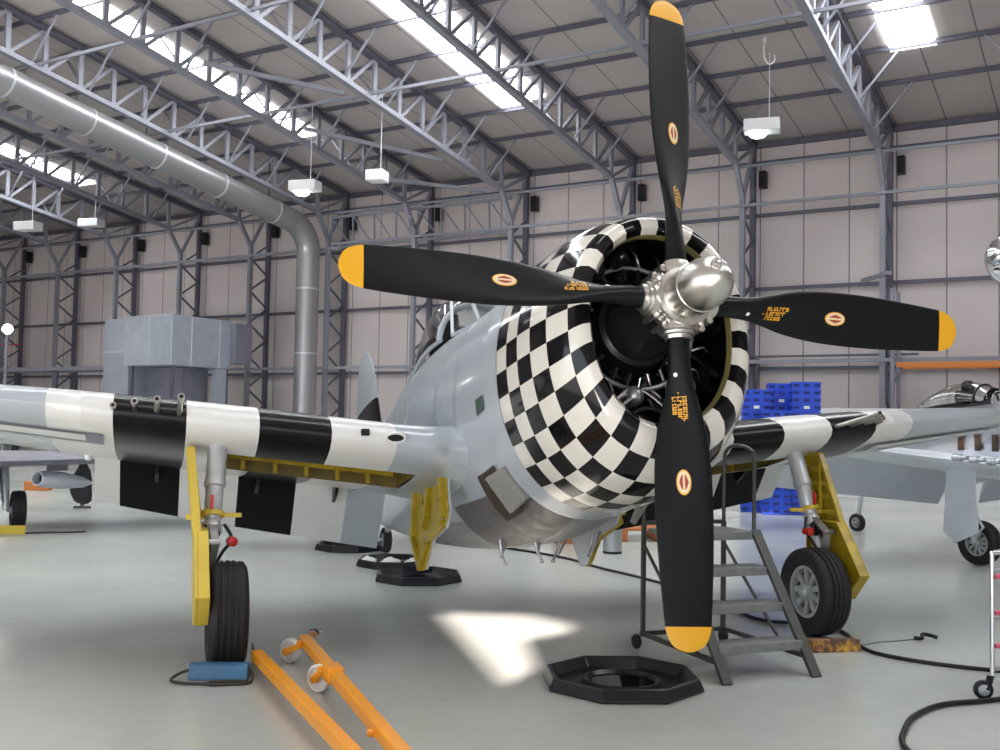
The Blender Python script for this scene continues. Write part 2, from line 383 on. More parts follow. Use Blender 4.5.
# ------------------------------------------------------------------ hanging lamps
def lamp(p, label, cz, w=.85, glow=True, hook=False):
    th = thing('hanging_lamp', label, 'lamp', p, RA + .25, 'hanging hangar lamps')
    b = MB(); b.add([V(x * w / 2 * s, y * .24 * s, z) for z, s in ((-.13, 1), (.14, 1), (.17, .96)) for x, y in ((-1, -1), (1, -1), (1, 1), (-1, 1))],
                    [(0, 1, 5, 4), (1, 2, 6, 5), (2, 3, 7, 6), (3, 0, 4, 7), (4, 5, 9, 8), (5, 6, 10, 9), (6, 7, 11, 10), (7, 4, 8, 11), (8, 9, 10, 11), (3, 2, 1, 0)])
    b.build('housing', 'lamp_body', th, bevel=.015)
    if glow:
        b = MB(); b.lathe((-.10, 0, -.12), (0, 0, -1), [(0, .235), (.06, .22), (.12, .15), (.14, .02)], 20)
        o = b.build('lens', 'lamp_glow', th, smooth=40)
    b = MB(); b.bar((w * .2, 0, .2), (w * .2, 0, cz - p[2]), .018); b.build('cord', 'white_board', th)
    return th
def at(px, py, Y): # world point at depth Y for a direction read off the plan
    return V(px * Y, Y, 1.708 + py * Y)
lamp((6.245, 25, 8.99), 'white hanging lamp, lit, high beside the upright propeller blade', 10.8)
lamp((-5.76, 30, 8.44), 'white hanging lamp, lit, in front of the bend of the big duct', 10.9)
lamp((-3.43, 28, 8.3), 'small white hanging lamp box, unlit, between the duct and the nose', 10.7, w=.5, glow=False)
lamp((-16.5, 36, 8.2), 'pale hanging lamp near the left edge under the roof frames', 11.0, glow=False)
lamp((-15.9, 40, 9.1), 'faint hanging lamp further back near the left edge', 11.0, w=.9, glow=False)
# cable with a hook
th = thing('cable_hook', 'white cable loop with a hook hanging from a roof purlin', 'hook', (6.3, 24.2, 10.28))
b = MB(); b.tube(smoothpts([(-.2, 0, .55), (-.22, 0, .35), (-.2, 0, .1), (-.08, 0, -.02), (.03, 0, .08), (.02, 0, .2)]), .018, 8); b.build('hook', 'paper', th, smooth=60)
b = MB(); b.lathe((-.2, 0, .52), (0, 0, 1), [(0, .05), (.08, .05), (.12, .02)], 12); b.build('hook_block', 'paper', th, smooth=40)
# flood lamp at the far left
th = thing('flood_lamp', 'bright round flood lamp on a pole at the left edge', 'lamp', (-16.6, 35, 0))
b = MB(); b.lathe((0, 0, 4.55), (.45, -.9, -.05), [(0, .05), (.05, .14), (.16, .17)], 18); b.build('reflector', 'lamp_body', th, smooth=40)
b = MB(); b.lathe((.078, -.155, 4.54), (.45, -.9, -.05), [(0, .155), (.03, .12), (.05, .02)], 18); b.build('lens', 'flood_glow', th)
b = MB(); b.bar((0, 0, 0), (0, 0, 4.5), .07); b.build('pole', 'steel_light', th)

# ------------------------------------------------------------------ generic wheel
def tyre_mb(c, ax, Rr, w, grooves=5):
    prof = []; h = w / 2
    prof += [(-h * .62, Rr * .56), (-h * .85, Rr * .62), (-h, Rr * .78), (-h * .96, Rr * .88), (-h * .80, Rr * .96)]
    n = grooves; ww = h * .78
    xs = [-ww + 2 * ww * i / (n * 2) for i in range(n * 2 + 1)]
    for i in range(n):
        x = -ww + 2 * ww * (i + .5) / n; q = Rr * (1 - .035 * (x / ww) ** 2); e_ = .012 * Rr / .36; g = ww / n
        prof += [(x - g + e_, q - .0), (x + g - e_, q - .0)]
        if i < n - 1: prof += [(x + g - e_ * .6, q - .03 * Rr), (x + g + e_ * .6, q - .03 * Rr)]
    prof += [(h * .80, Rr * .96), (h * .96, Rr * .88), (h, Rr * .78), (h * .85, Rr * .62), (h * .62, Rr * .56)]
    b = MB(); b.lathe(c, ax, prof, 56, cap=False); return b
def make_wheel(parent, c, ax, Rr, w, spokes=9, hubmat='wheel_hub', tf=None, cap='wheel_hub'):
    t = tyre_mb(c, ax, Rr, w).build('wheel', 'tyre', parent, smooth=35, tf=tf, fix=True)
    c = Vector(c); x, y, d = frame(ax); rr = Rr * .60
    b = MB()
    b.lathe(c, ax, [(-w * .33, rr * .98), (-w * .36, rr), (-w * .36, rr * .86), (-w * .15, rr * .82), (w * .15, rr * .82), (w * .36, rr * .86), (w * .36, rr), (w * .33, rr * .98)], 48, cap=False)
    for sgn in (-1, 1):
        f0 = sgn * w * .26
        b.lathe(c + d * f0, ax, [(-.01, rr * .30), (sgn * .05, rr * .28), (sgn * .065, rr * .12), (sgn * .07, .002)], 24)
        for k in range(spokes):
            a = 2 * pi * k / spokes; u = x * math.cos(a) + y * math.sin(a); v_ = -x * math.sin(a) + y * math.cos(a)
            p = [u * rr * .22 + v_ * rr * .10, u * rr * .90 + v_ * rr * .12, u * rr * .90 - v_ * rr * .12, u * rr * .22 - v_ * rr * .10]
            b.prism([c + d * f0 + q for q in p], d * (-sgn * .03))
        b.lathe(c + d * (f0 - sgn * .03), ax, [(-.004, rr * .9), (.004, rr * .9)], 32, m=1)
        for k in range(10):
            a = 2 * pi * (k + .5) / 10; u = x * math.cos(a) + y * math.sin(a)
            b.lathe(c + d * (f0 + sgn * .01) + u * rr * .82, ax, [(-.01, .012), (sgn * .015 + .001, .012)], 6)
    h = b.build('wheel_rim', [hubmat, 'hole_shade'], parent, smooth=35, tf=tf)
    return t

# ------------------------------------------------------------------ the fighter with the checkered nose
TH = R(10.994)
CA, SA = math.cos(TH), math.sin(TH)
HZ = 2.4315
def A(v):   # aircraft axes (x across, y aft of propeller, z up from thrust line) -> ground axes under the hub
    return V(v[0], v[1] * CA + v[2] * SA, -v[1] * SA + v[2] * CA + HZ)
plane = thing('fighter_aircraft', 'silver grey fighter with black and white checkered nose and four-blade propeller', 'aircraft', (1.0202, 6.0388, 0), R(17.945))

def sect(a, hw, top, bot, zc, n=2.15, N=96, equal=True):
    f = []
    K = 720
    for k in range(K):
        p = 2 * pi * k / K; c, s = math.cos(p), math.sin(p)
        x = hw * math.copysign(abs(c) ** (2 / n), c); z = zc + (top - zc if s > 0 else zc - bot) * math.copysign(abs(s) ** (2 / n), s)
        f.append((x, z))
    # resample at equal arc length, starting at the top
    f = f[K // 4:] + f[:K // 4]; L = [0]
    for i in range(K): 
        q = f[(i + 1) % K]; L.append(L[-1] + math.hypot(q[0] - f[i][0], q[1] - f[i][1]))
    out = []; j = 0
    for i in range(N):
        t = L[-1] * i / N
        while L[j + 1] < t: j += 1
        u = (t - L[j]) / max(L[j + 1] - L[j], 1e-9); q = f[(j + 1) % K]
        out.append(V(f[j][0] + (q[0] - f[j][0]) * u, a, f[j][1] + (q[1] - f[j][1]) * u))
    return out
def interp(tab, a):
    for i in range(len(tab) - 1):
        if tab[i][0] <= a <= tab[i + 1][0]:
            u = (a - tab[i][0]) / (tab[i + 1][0] - tab[i][0]); p = [tab[max(i - 1, 0)], tab[i], tab[i + 1], tab[min(i + 2, len(tab) - 1)]]
            r = []
            for c in range(1, len(tab[0])):
                d1 = (p[2][c] - p[0][c]) / max(p[2][0] - p[0][0], 1e-6) * (p[2][0] - p[1][0]); d2 = (p[3][c] - p[1][c]) / max(p[3][0] - p[1][0], 1e-6) * (p[2][0] - p[1][0])
                h = (2 * u ** 3 - 3 * u * u + 1) * p[1][c] + (u ** 3 - 2 * u * u + u) * d1 + (-2 * u ** 3 + 3 * u * u) * p[2][c] + (u ** 3 - u * u) * d2
                r.append(h)
            return r
    return list(tab[-1][1:])
# cowling: (a, half width, top, bottom, z centre)
prof = [(.25, .455, .475, -.68, -.09), (.19, .465, .485, -.70, -.09), (.15, .50, .525, -.75, -.10), (.17, .555, .58, -.83, -.11), (.26, .61, .62, -.92, -.13), (.42, .665, .67, -1.01, -.15), (.65, .705, .70, -1.07, -.16), (.9, .72, .72, -1.095, -.17), (1.2, .725, .725, -1.10, -.17)]
# dense resample by arc length
dense = []
for i in range(len(prof) - 1):
    for k in range(12):
        u = k / 12; q = [prof[max(i - 1, 0)], prof[i], prof[i + 1], prof[min(i + 2, len(prof) - 1)]]
        dense.append([.5 * (2 * q[1][c] + (q[2][c] - q[0][c]) * u + (2 * q[0][c] - 5 * q[1][c] + 4 * q[2][c] - q[3][c]) * u * u + (3 * q[1][c] - q[0][c] - 3 * q[2][c] + q[3][c]) * u ** 3) for c in range(5)])
dense.append(list(prof[-1]))
Ls = [0.]
for i in range(len(dense) - 1): Ls.append(Ls[-1] + math.hypot(dense[i + 1][0] - dense[i][0], dense[i + 1][1] - dense[i][1]))
def atL(t):
    for i in range(len(dense) - 1):
        if Ls[i + 1] >= t:
            u = (t - Ls[i]) / (Ls[i + 1] - Ls[i]); return [dense[i][c] + (dense[i + 1][c] - dense[i][c]) * u for c in range(5)]
    return dense[-1]
NC, NS, SUB = 6, 32, 3
rings = []; lip = .055
sts = [0, lip * .33, lip * .66] + [lip + (Ls[-1] - lip) * i / (NC * 4) for i in range(NC * 4 + 1)]
for s_ in sts:
    a, hw, tp, bt, z0 = atL(s_); rings.append(sect(a, hw, tp, bt, z0, N=NS * SUB))
def cm(i, j):
    if i < 3: return 2
    return ((i - 3) // 4 + (j // SUB)) % 2
b = MB(); b.loft(rings, mf=cm)
cowl = b.build('cowling', ['check_white', 'check_black', 'olive'], plane, smooth=50, tf=A)
# inner skin of the cowling
b = MB(); inner = [sect(a, hw, tp, bt, z0, N=64) for a, hw, tp, bt, z0 in ((.245, .457, .477, -.682, -.09), (.34, .54, .56, -.80, -.1), (.6, .66, .67, -.96, -.12), (1.19, .69, .69, -1.03, -.15))]
b.loft(inner, cap1=True); b.build('cowl_lining', 'engine_dark', cowl, smooth=60, tf=A)
# panel line ring aft of the checks: cowl flaps
b = MB(); fl = [sect(1.202, .728, .738, -1.095, -.17, N=64), sect(1.46, .735, .75, -1.12, -.17, N=64), sect(1.465, .72, .73, -1.10, -.17, N=64), sect(1.22, .70, .71, -1.07, -.17, N=64)]
b.loft(fl, skip=lambda i, j: i == 0 and j % 8 == 0 and (j < 14 or j > 50)); b.build('cowl_flap', 'grey_paint', plane, smooth=40, tf=A)

# fuselage
FT = [(1.45, .70, .715, -1.10, -.15), (2.0, .70, .73, -1.20, -.15), (3.0, .68, .80, -1.19, -.13), (4.0, .63, .90, -1.13, -.10), (5.0, .55, .95, -1.03, -.05), (6.0, .45, .93, -.90, 0), (7.0, .35, .82, -.75, .03), (8.0, .24, .70, -.58, .08), (9.0, .13, .58, -.38, .12), (10.1, .03, .40, -.10, .16)]
def belly_m(i, j):
    return 1 if 26 <= j <= 38 and i < 16 else 0
rings = []
aa = [1.45 + (10.1 - 1.45) * i / 40 for i in range(41)]
for a in aa:
    hw, tp, bt, z0 = interp(FT, a); rings.append(sect(a, hw, tp, bt, z0, n=2.1, N=64))
b = MB(); b.loft(rings, cap0=True, cap1=True, mf=belly_m)
fus = b.build('fuselage', ['grey_paint', 'belly'], plane, smooth=50, tf=A)
def fpt(a, deg, off=0.):   # point on the fuselage skin, deg measured from +x, ccw seen from the front
    hw, tp, bt, z0 = interp(FT, a) if a >= 1.45 else (.745, .76, -1.11, -.17)
    c, s = math.cos(R(deg)), math.sin(R(deg)); n = 2.1
    x = (hw + off) * math.copysign(abs(c) ** (2 / n), c); z = z0 + ((tp - z0 if s > 0 else z0 - bt) + off) * math.copysign(abs(s) ** (2 / n), s)
    return V(x, a, z)
def patchm(b, a0, a1, d0, d1, off=.006, na=4, nd=8, m=0):
    rings = [[fpt(a0 + (a1 - a0) * i / na, d0 + (d1 - d0) * j / nd, off) for j in range(nd + 1)] for i in range(na + 1)]
    b.loft(rings, closed=False, m=m)
b = MB(); patchm(b, 1.50, 3.1, 222, 262, .006); b.build('stained_belly_panel', 'dark_panel', fus, smooth=60, tf=A, label='dark oil-stained belly panel')
# dark recess and open intercooler door low on the left cheek
b = MB(); patchm(b, 1.72, 2.12, 212, 238, .012); b.build('air_outlet', 'soot', fus, smooth=60, tf=A, label='sooty brown air outlet')
p0, p1 = fpt(1.48, 216, .02), fpt(1.48, 235, .02); q0, q1 = fpt(1.68, 215, .08), fpt(1.68, 234, .08)
b = MB(); nrm = V(-.8, 0, -.45).normalized()
b.prism([p0, p1, q1, q0], nrm * .05); b.build('outlet_door', 'panel_edge', fus, tf=A, bevel=.008, label='open cream air outlet door')
p0, p1 = fpt(1.50, -38, .02), fpt(1.50, -60, .02); q0, q1 = fpt(1.76, -36, .10), fpt(1.76, -59, .10)
b = MB(); b.prism([p0, p1, q1, q0], V(.8, 0, -.45).normalized() * .05); b.build('outlet_door', 'panel_edge', fus, tf=A, bevel=.008, label='open cream air outlet door')
# access panel outlines: small hatch
b = MB(); patchm(b, 1.60, 1.78, 184, 190, .006); b.build('hatch', 'green_dark', fus, tf=A, label='small dark green hatch')
# fuselage joints
for a in (2.35, 3.05, 4.1, 5.2):
    b = MB(); rr = []
    for da in (0, .012):
        hw, tp, bt, z0 = interp(FT, a + da); rr.append(sect(a + da, hw + .0025, tp + .0025, bt - .0025, z0, n=2.1, N=64))
    b.loft(rr); b.build('panel_seam', 'slate', fus, tf=A)
# centreline sway braces and drain pipes
for (x, a, dx) in ((-.24, 2.75, .03), (-.10, 2.35, .03), (.12, 2.35, -.05), (.28, 2.1, -.05)):
    hw, tp, bt, z0 = interp(FT, a); zt = bt + .06
    b = MB(); b.tube(smoothpts([(x, a, zt), (x * 1.1 + dx, a, zt - .11), (x * 1.15 + dx * 2, a - .02, zt - .19)], 4), [.016] * 4 + [.009] * 5, 8)
    b.lathe((x * 1.15 + dx * 2, a - .02, zt - .19), (dx, 0, -1), [(0, .009), (.005, .018), (.015, .018), (.02, .008)], 10)
    b.tube([(x + .07, a + .02, zt), (x * 1.15 + dx, a, zt - .15)], .010, 6)
    b.build('sway_brace', 'steel', fus, smooth=50, tf=A)
# canopy and windscreen
b = MB(); rr = []
for i in range(15):
    u = i / 14; a = 3.95 + 2.0 * u; h = .50 * math.sin(pi * min(1, (u * .92 + .12))) ** .6 if i < 14 else .03; hw, tp, bt, z0 = interp(FT, a)
    w = .37 * (1 - .55 * u ** 2); base = tp - .10
    rr.append([V(w * math.cos(p), a, base + (h + .1) * math.sin(p)) for p in [pi * k / 16 for k in range(17)]])
b.loft(rr, closed=False); can = b.build('canopy', 'glass', plane, smooth=60, tf=A)
so = can.modifiers.new('thick', 'SOLIDIFY'); so.thickness = .008
b = MB()
for idx, th_ in ((0, .03), (13, .02)):
    b.tube(rr[idx], th_, 8)
b.tube([r[0] for r in rr], .02, 8); b.tube([r[-1] for r in rr], .02, 8)
b.build('canopy_frame', 'grey_paint', can, smooth=50, tf=A)
hw, tp, bt, z0 = interp(FT, 3.4)
wp = [V(-.30, 3.75, .80), V(-.24, 3.95, 1.30), V(.24, 3.95, 1.30), V(.30, 3.75, .80), V(.16, 3.35, .82), V(.14, 3.72, 1.24), V(-.14, 3.72, 1.24), V(-.16, 3.35, .82)]
b = MB(); b.add(wp, [(7, 6, 5, 4), (0, 1, 6, 7), (4, 5, 2, 3), (6, 1, 2, 5)]); ws = b.build('windscreen', 'glass', plane, tf=A)
so = ws.modifiers.new('thick', 'SOLIDIFY'); so.thickness = .008
b = MB()
for i, j in ((7, 6), (6, 5), (5, 4), (0, 1), (1, 2), (2, 3), (6, 1), (5, 2), (7, 4), (0, 7), (3, 4)): b.bar(wp[i], wp[j], .028)
b.build('windscreen_frame', 'grey_paint', ws, tf=A)
b = MB(); b.box((0, 4.95, 1.02), (.42, .10, .44)); b.box((0, 4.93, 1.28), (.2, .09, .16)); b.build('pilot_seat', 'rubber', plane, tf=A, bevel=.02)

# wings
def naca(x, t): return 5 * t * (.2969 * math.sqrt(x) - .126 * x - .3516 * x * x + .2843 * x ** 3 - .1036 * x ** 4)
WT = [(.35, 2.12, 5.10, .60), (.62, 2.15, 5.05, .52), (.8, 2.19, 5.0, .46), (1.1, 2.22, 4.97, .43), (1.6, 2.25, 4.92, .425), (2.36, 2.30, 4.82, .42), (3.3, 2.38, 4.62, .38), (4.2, 2.52, 4.38, .31), (5.0, 2.74, 4.10, .22), (5.6, 3.02, 3.86, .14), (5.95, 3.28, 3.68, .07), (6.1, 3.45, 3.56, .02)]
def wsec(s, sg, cut=1.0, nx=14):
    le, te, tk = interp(WT, s); ch = te - le; t = tk / ch; z0 = -.575 + .108 * s
    xs = [cut * (1 - math.cos(pi * k / nx)) / 2 for k in range(nx + 1)]
    if abs(cut - 1) > .01: xs = [.78 * (1 - math.cos(pi * k / nx)) / 2 for k in range(nx + 1)]
    up = [V(sg * s, le + x * ch, z0 + naca(x, t) * ch * 1.08) for x in reversed(xs)]
    lo = [V(sg * s, le + x * ch, z0 - naca(x, t) * ch * .92) for x in xs[1:]]
    return up + lo
B_ = [1.175, 1.65, 2.16, 2.66, 3.15, 3.59]
flap0, flap1 = .80, 3.37
stl = [.35, .5, .62, .72, flap0 - .002, flap0, .95, 1.05, 1.175, 1.4, 1.65, 1.9, 2.16, 2.3, 2.45, 2.66, 2.9, 3.15, 3.36, flap1, flap1 + .002, 3.59, 3.9, 4.3, 4.7, 5.0, 5.25, 5.5, 5.7, 5.85, 5.95, 6.03, 6.1]
def smat(s):
    if s < B_[0]: return 0
    for k in range(5):
        if s < B_[k + 1]: return 1 if k % 2 == 1 or False else 1
    return 0
def stripe(s):   # 0 grey, 1 white, 2 black
    if s < B_[0] or s > B_[5]: return 0
    k = sum(1 for q in B_ if s > q) - 1
    return 1 if k % 2 == 0 else 2
NX = 14
for sg in (-1, 1):
    rings = [wsec(s, sg, .78 if flap0 <= s <= flap1 else 1.0) for s in stl]
    wm = lambda i, j: stripe((stl[i] + stl[i + 1]) / 2)
    def skip(i, j):
        s = (stl[i] + stl[i + 1]) / 2
        if j >= NX: # lower skin
            k = j - NX
            return .95 < s < 2.45 and 4 <= k < 7
        return False
    b = MB(); b.loft(rings, mf=wm, skip=skip, cap0=True, cap1=True)
    wing = b.build('wing', ['grey_paint', 'stripe_white', 'stripe_black'], plane, smooth=50, tf=A)
    # wheel bay
    def lowpt(s, x, up=0.):
        le, te, tk = interp(WT, s); ch = te - le; return V(sg * s, le + x * ch, -.575 + .108 * s - naca(x, tk / ch) * ch * .92 + up)
    x0 = .78 * (1 - math.cos(pi * 4 / NX)) / 2; x1 = .78 * (1 - math.cos(pi * 7 / NX)) / 2
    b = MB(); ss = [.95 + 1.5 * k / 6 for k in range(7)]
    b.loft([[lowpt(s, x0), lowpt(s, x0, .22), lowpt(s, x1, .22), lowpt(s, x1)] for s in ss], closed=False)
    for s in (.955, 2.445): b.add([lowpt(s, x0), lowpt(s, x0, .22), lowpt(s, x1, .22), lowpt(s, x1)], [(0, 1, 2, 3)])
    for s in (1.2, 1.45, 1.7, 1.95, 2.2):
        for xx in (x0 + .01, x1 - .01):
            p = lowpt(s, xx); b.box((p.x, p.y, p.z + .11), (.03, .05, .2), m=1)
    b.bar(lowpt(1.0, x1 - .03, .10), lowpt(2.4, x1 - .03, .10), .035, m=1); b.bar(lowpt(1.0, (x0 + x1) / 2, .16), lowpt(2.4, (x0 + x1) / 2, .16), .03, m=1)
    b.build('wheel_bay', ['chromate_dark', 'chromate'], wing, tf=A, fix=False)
    b = MB()
    fl_ = [.812, 1.175] + B_[1:5] + [3.59, 3.62]
    # lowered flap, hinge near the cut edge
    rings = []; DF = R(50)
    fs = sorted(set([.82, .95, 1.175, 1.4, 1.65, 1.9, 2.16, 2.4, 2.66, 2.9, 3.15, 3.35]))
    for s in fs:
        le, te, tk = interp(WT, s); ch = te - le; h = .262 * ch - .02 * s; z0 = -.575 + .108 * s
        hy = le + .775 * ch; hz = z0 - .015
        ring = []
        for (x, zt) in ((0, .0), (.04, .045), (.15, .062), (.4, .048), (.7, .026), (1., .004), (1., -.004), (.7, -.022), (.4, -.034), (.15, -.045), (.04, -.035)):
            dx = x * h; ring.append(V(sg * s, hy + dx * math.cos(DF) + zt * math.sin(DF), hz - dx * math.sin(DF) + zt * math.cos(DF)))
        rings.append(ring)
    b.loft(rings, cap0=True, cap1=True, mf=lambda i, j: stripe((fs[i] + fs[i + 1]) / 2))
    flp = b.build('flap', ['grey_paint', 'stripe_white', 'stripe_black'], wing, smooth=40, tf=A)
    # flap brackets
    for s in (1.3, 2.0, 2.85):
        b = MB(); le, te, tk = interp(WT, s); hy = le + .70 * (te - le); z0 = -.575 + .108 * s
        b.prism([V(sg * s - .015, hy, z0 - .09), V(sg * s - .015, hy + .22, z0 - .04), V(sg * s - .015, hy + .26, z0 - .22), V(sg * s - .015, hy + .12, z0 - .17)], V(.03, 0, 0))
        b.build('flap_bracket', 'stripe_black', wing, tf=A)
    # guns
    for k, s in enumerate((2.71, 2.86, 3.005, 3.15)):
        le, te, tk = interp(WT, s); z0 = -.575 + .108 * s + .02; ln = (.58, .42, .27, .06)[k]
        b = MB(); b.lathe((sg * s, le + .05, z0), (0, -1, 0), [(0, .017), (ln, .017), (ln, .024), (ln + .05, .024), (ln + .05, .013)], 16); b.lathe((sg * s, le + .05 - ln - .052, z0), (0, -1, 0), [(0, .013), (.001, .013)], 12, m=1)
        b.build('gun_barrel', ['hub_metal', 'hole_shade'], wing, smooth=30, tf=A)
    # oval port and small port in the leading edge
    for (s, w, h, dz, mt) in ((1.19, .070, .034, .01, 'hole_shade'), (1.41, .03, .025, .03, 'hole_shade')):
        if sg > 0 and s < 1.3: continue
        le, te, tk = interp(WT, s); z0 = -.575 + .108 * s + dz
        b = MB(); q = []
        for k in range(20):
            p = 2 * pi * k / 20; cx, sx = math.cos(p), math.sin(p)
            if s > 1.3: cx = math.copysign(min(1, abs(cx) * 1.4), cx); sx = math.copysign(min(1, abs(sx) * 1.4), sx)
            q.append(V(sg * s + w * cx, le + .004 - .02 + ((h * sx) ** 2) * 3, z0 + h * sx))
        b.prism(q, V(0, .08, 0)); b.build('port', mt, wing, tf=A, smooth=40)
        if s < 1.3:
            b = MB(); b.tube([p + V(0, -.002, 0) for p in q] + [q[0] + V(0, -.002, 0)], .009, 6); b.build('port_rim', 'stripe_white', wing, tf=A, smooth=50)
    # underside access panel
    if True:
        b = MB(); s0, s1 = 3.22, 4.9
        q = []
        def lw(s, x, o=.006): 
            p = lowpt(s, x); return p - V(0, 0, o)
        rr = [[lw(s0 + (s1 - s0) * i / 8, .10 + .11 * j / 3) for j in range(4)] for i in range(9)]
        b.loft(rr, closed=False); b.build('ammunition_panel', 'slate', wing, tf=A, smooth=60, label='dark outlined access panel')
        b = MB(); rr = [[lw(s0 + .12 + (s1 - s0 - .2) * i / 8, .115 + .06 * j / 3, .010) for j in range(4)] for i in range(9)]
        b.loft(rr, closed=False); b.build('panel_cover', 'stripe_white', wing, tf=A, smooth=60)
    # pylon-ish sway lug and small lamp under the wing
    p = lowpt(3.38, .62); b = MB(); b.lathe((p.x, p.y, p.z + .02), (0, 0, -1), [(0, .03), (.04, .03), (.06, .02), (.065, .004)], 14); b.build('landing_lamp', 'lamp_body', wing, tf=A, smooth=40)
    # inner wheel doors hanging from the belly
    sx = sg * .72
    o = [(3.42, -1.34), (3.62, -1.05), (3.50, -.62), (3.38, -.62), (3.18, -.95), (3.0, -.62), (2.55, -.62), (2.50, -.95), (2.62, -1.06), (3.02, -1.12), (3.28, -1.34)]
    b = MB(); b.prism([V(sx - sg * .02, a, z) for a, z in o], V(sg * .02, 0, 0), m=0)
    b.prism([V(sx, a, z) for a, z in o], V(sg * .02, 0, 0), m=1)
    for (p, q) in (((3.35, -1.33), (3.58, -1.05)), ((3.58, -1.05), (3.47, -.66)), ((2.6, -.66), (2.58, -.98)), ((2.62, -1.02), (3.1, -1.12)), ((3.1, -1.12), (3.33, -1.30)), ((2.95, -.66), (3.18, -1.02))):
        b.bar(V(sx + sg * .035, *p), V(sx + sg * .035, *q), .045, .05, m=1)
    b.build('inner_wheel_door', ['grey_paint', 'chromate'], plane, tf=A, bevel=.006, label='yellow inner wheel door')
    # door near the root: broad yellow jaw
    # main gear (ground axes)
    gx = sg * 2.36; lx = sg * 2.485; ay = 2.04; ty = 2.42; RT = .362
    topz = A((0, 2.68, -.50)).z; Tp = V(lx - sg * .05, ty, topz); Bt = V(lx, ay + .08, .62)
    leg = thing('x', 'x', 'x'); bpy.data.objects.remove(leg)
    b = MB(); mid = Tp.lerp(Bt, .56)
    b.lathe(Tp, mid - Tp, [(-.16, .070), (.18, .070), (.19, .078), (.23, .078), (.24, .064), ((mid - Tp).length - .02, .062), ((mid - Tp).length, .05)], 24)
    b.lathe(mid, Bt - mid, [(0, .055), (.03, .068), (.09, .068), (.1, .048), ((Bt - mid).length, .045)], 20)
    b.tube([Bt, V(lx, ay + .02, .42), V(lx - sg * .03, ay, .362)], [.05, .052, .045], 12)
    b.tube([V(lx - sg * .01, ay, .362), V(gx, ay, .362)], .04, 12)
    lg = b.build('landing_gear_leg', 'leg_silver', plane, smooth=40)
    b = MB(); k1 = mid.lerp(Bt, .25) + V(0, -.14, 0)
    b.bar(mid + V(0, -.05, -.02), mid.lerp(Bt, .35) + V(-sg * .02, -.20, 0), .06, .03); b.bar(mid.lerp(Bt, .35) + V(-sg * .02, -.20, 0), Bt + V(0, -.05, .02), .06, .03)
    b.lathe(mid.lerp(Bt, .35) + V(-.05, -.20, 0), (1, 0, 0), [(0, .025), (.1, .025)], 10)
    b.build('torque_link', 'steel', lg, bevel=.004)
    b = MB(); b.lathe(mid + V(0, 0, .03), Tp - mid, [(0, .085), (.035, .085)], 20); b.box(mid + V(-sg * .13, 0, .04), (.14, .035, .03)); b.box(mid + V(sg * .12, 0, .03), (.12, .035, .04))
    b.build('leg_clamp', 'yellow_light', lg, bevel=.004)
    b = MB(); b.box(mid + V(-.01, -.072, .14), (.022, .02, .10)); b.build('red_band', 'red', lg); b = MB(); b.lathe(mid + V(-sg * .12, -.09, -.13), (.2, -1, 0), [(0, .03), (.08, .035), (.09, .01)], 12)
    b.build('red_tag', 'red', lg)
    b = MB(); b.tube(smoothpts([mid + V(-sg * .08, -.06, -.02), mid + V(-sg * .13, -.12, -.12), mid + V(-sg * .06, -.12, -.22), Bt + V(0, -.06, -.05), V(lx, ay - .05, .42)], 5), .012, 8)
    b.tube(smoothpts([mid + V(sg * .05, -.08, -.02), mid + V(sg * .02, -.13, -.16), Bt + V(.02, -.08, .1)], 5), .010, 8)
    for dz in (-.08, -.14): b.lathe(mid + V(-sg * .02, -.06, dz), (0, -1, 0), [(0, .03), (.06, .03)], 10)
    b.build('brake_hose', 'rubber', lg, smooth=50)
    make_wheel(lg, V(gx, ay, RT), (1, 0, 0), RT, .265, 9)
    # leg door: upper ladder-like door and lower door, outboard of the leg
    dm = 'yellow_light' if sg < 0 else 'chromate'
    b = MB()
    x0_, x1_ = sg * 2.62, sg * 2.57
    u0, u1 = V(x0_, 2.34, 1.49), V(x1_, 1.95, .90); v0, v1 = V(x0_, 2.62, 1.49), V(x1_, 2.24, .90)
    b.bar(u0, u1, .05, .035); b.bar(v0, v1, .05, .035)
    for k in (.02, .22, .42, .62, .82, 1.): b.bar(u0.lerp(u1, k), v0.lerp(v1, k), .035, .045)
    sk = V(sg * .02, 0, 0); b.prism([u0 + sk, v0 + sk, v1 + sk, u1 + sk], V(sg * .012, 0, 0))
    b.bar(u0 + V(-sg * .01, 0, 0), mid + V(sg * .09, -.02, .05), .025)
    b.build('leg_door', dm, lg, bevel=.005, label='yellow upper undercarriage leg door')
    b = MB()
    pl = [(1.94, .94), (1.62, .54), (1.80, .33), (2.12, .28), (2.42, .48), (2.42, .94)]
    pp = [V(sg * (2.575 - .02 * (.94 - z)), a, z) for a, z in pl]
    b.prism(pp, V(sg * .02, 0, 0))
    ins = V(-sg * .075, 0, 0)
    for k in range(6):
        p, q = pp[k], pp[(k + 1) % 6]; w_ = ins if k in (0, 1, 5) else ins * .5
        nn = V(0, (pp[0] + pp[3]).y / 2 - (p + q).y / 2, .62 - (p + q).z / 2).normalized() * .016
        b.prism([p, q, q + w_, p + w_], nn)
    b.bar(mid.lerp(Bt, .9), V(sg * 2.56, 2.2, .70), .03)
    b.build('wheel_door', dm, lg, bevel=.005, label='yellow lower wheel door')
    # tailplane
    rr = []
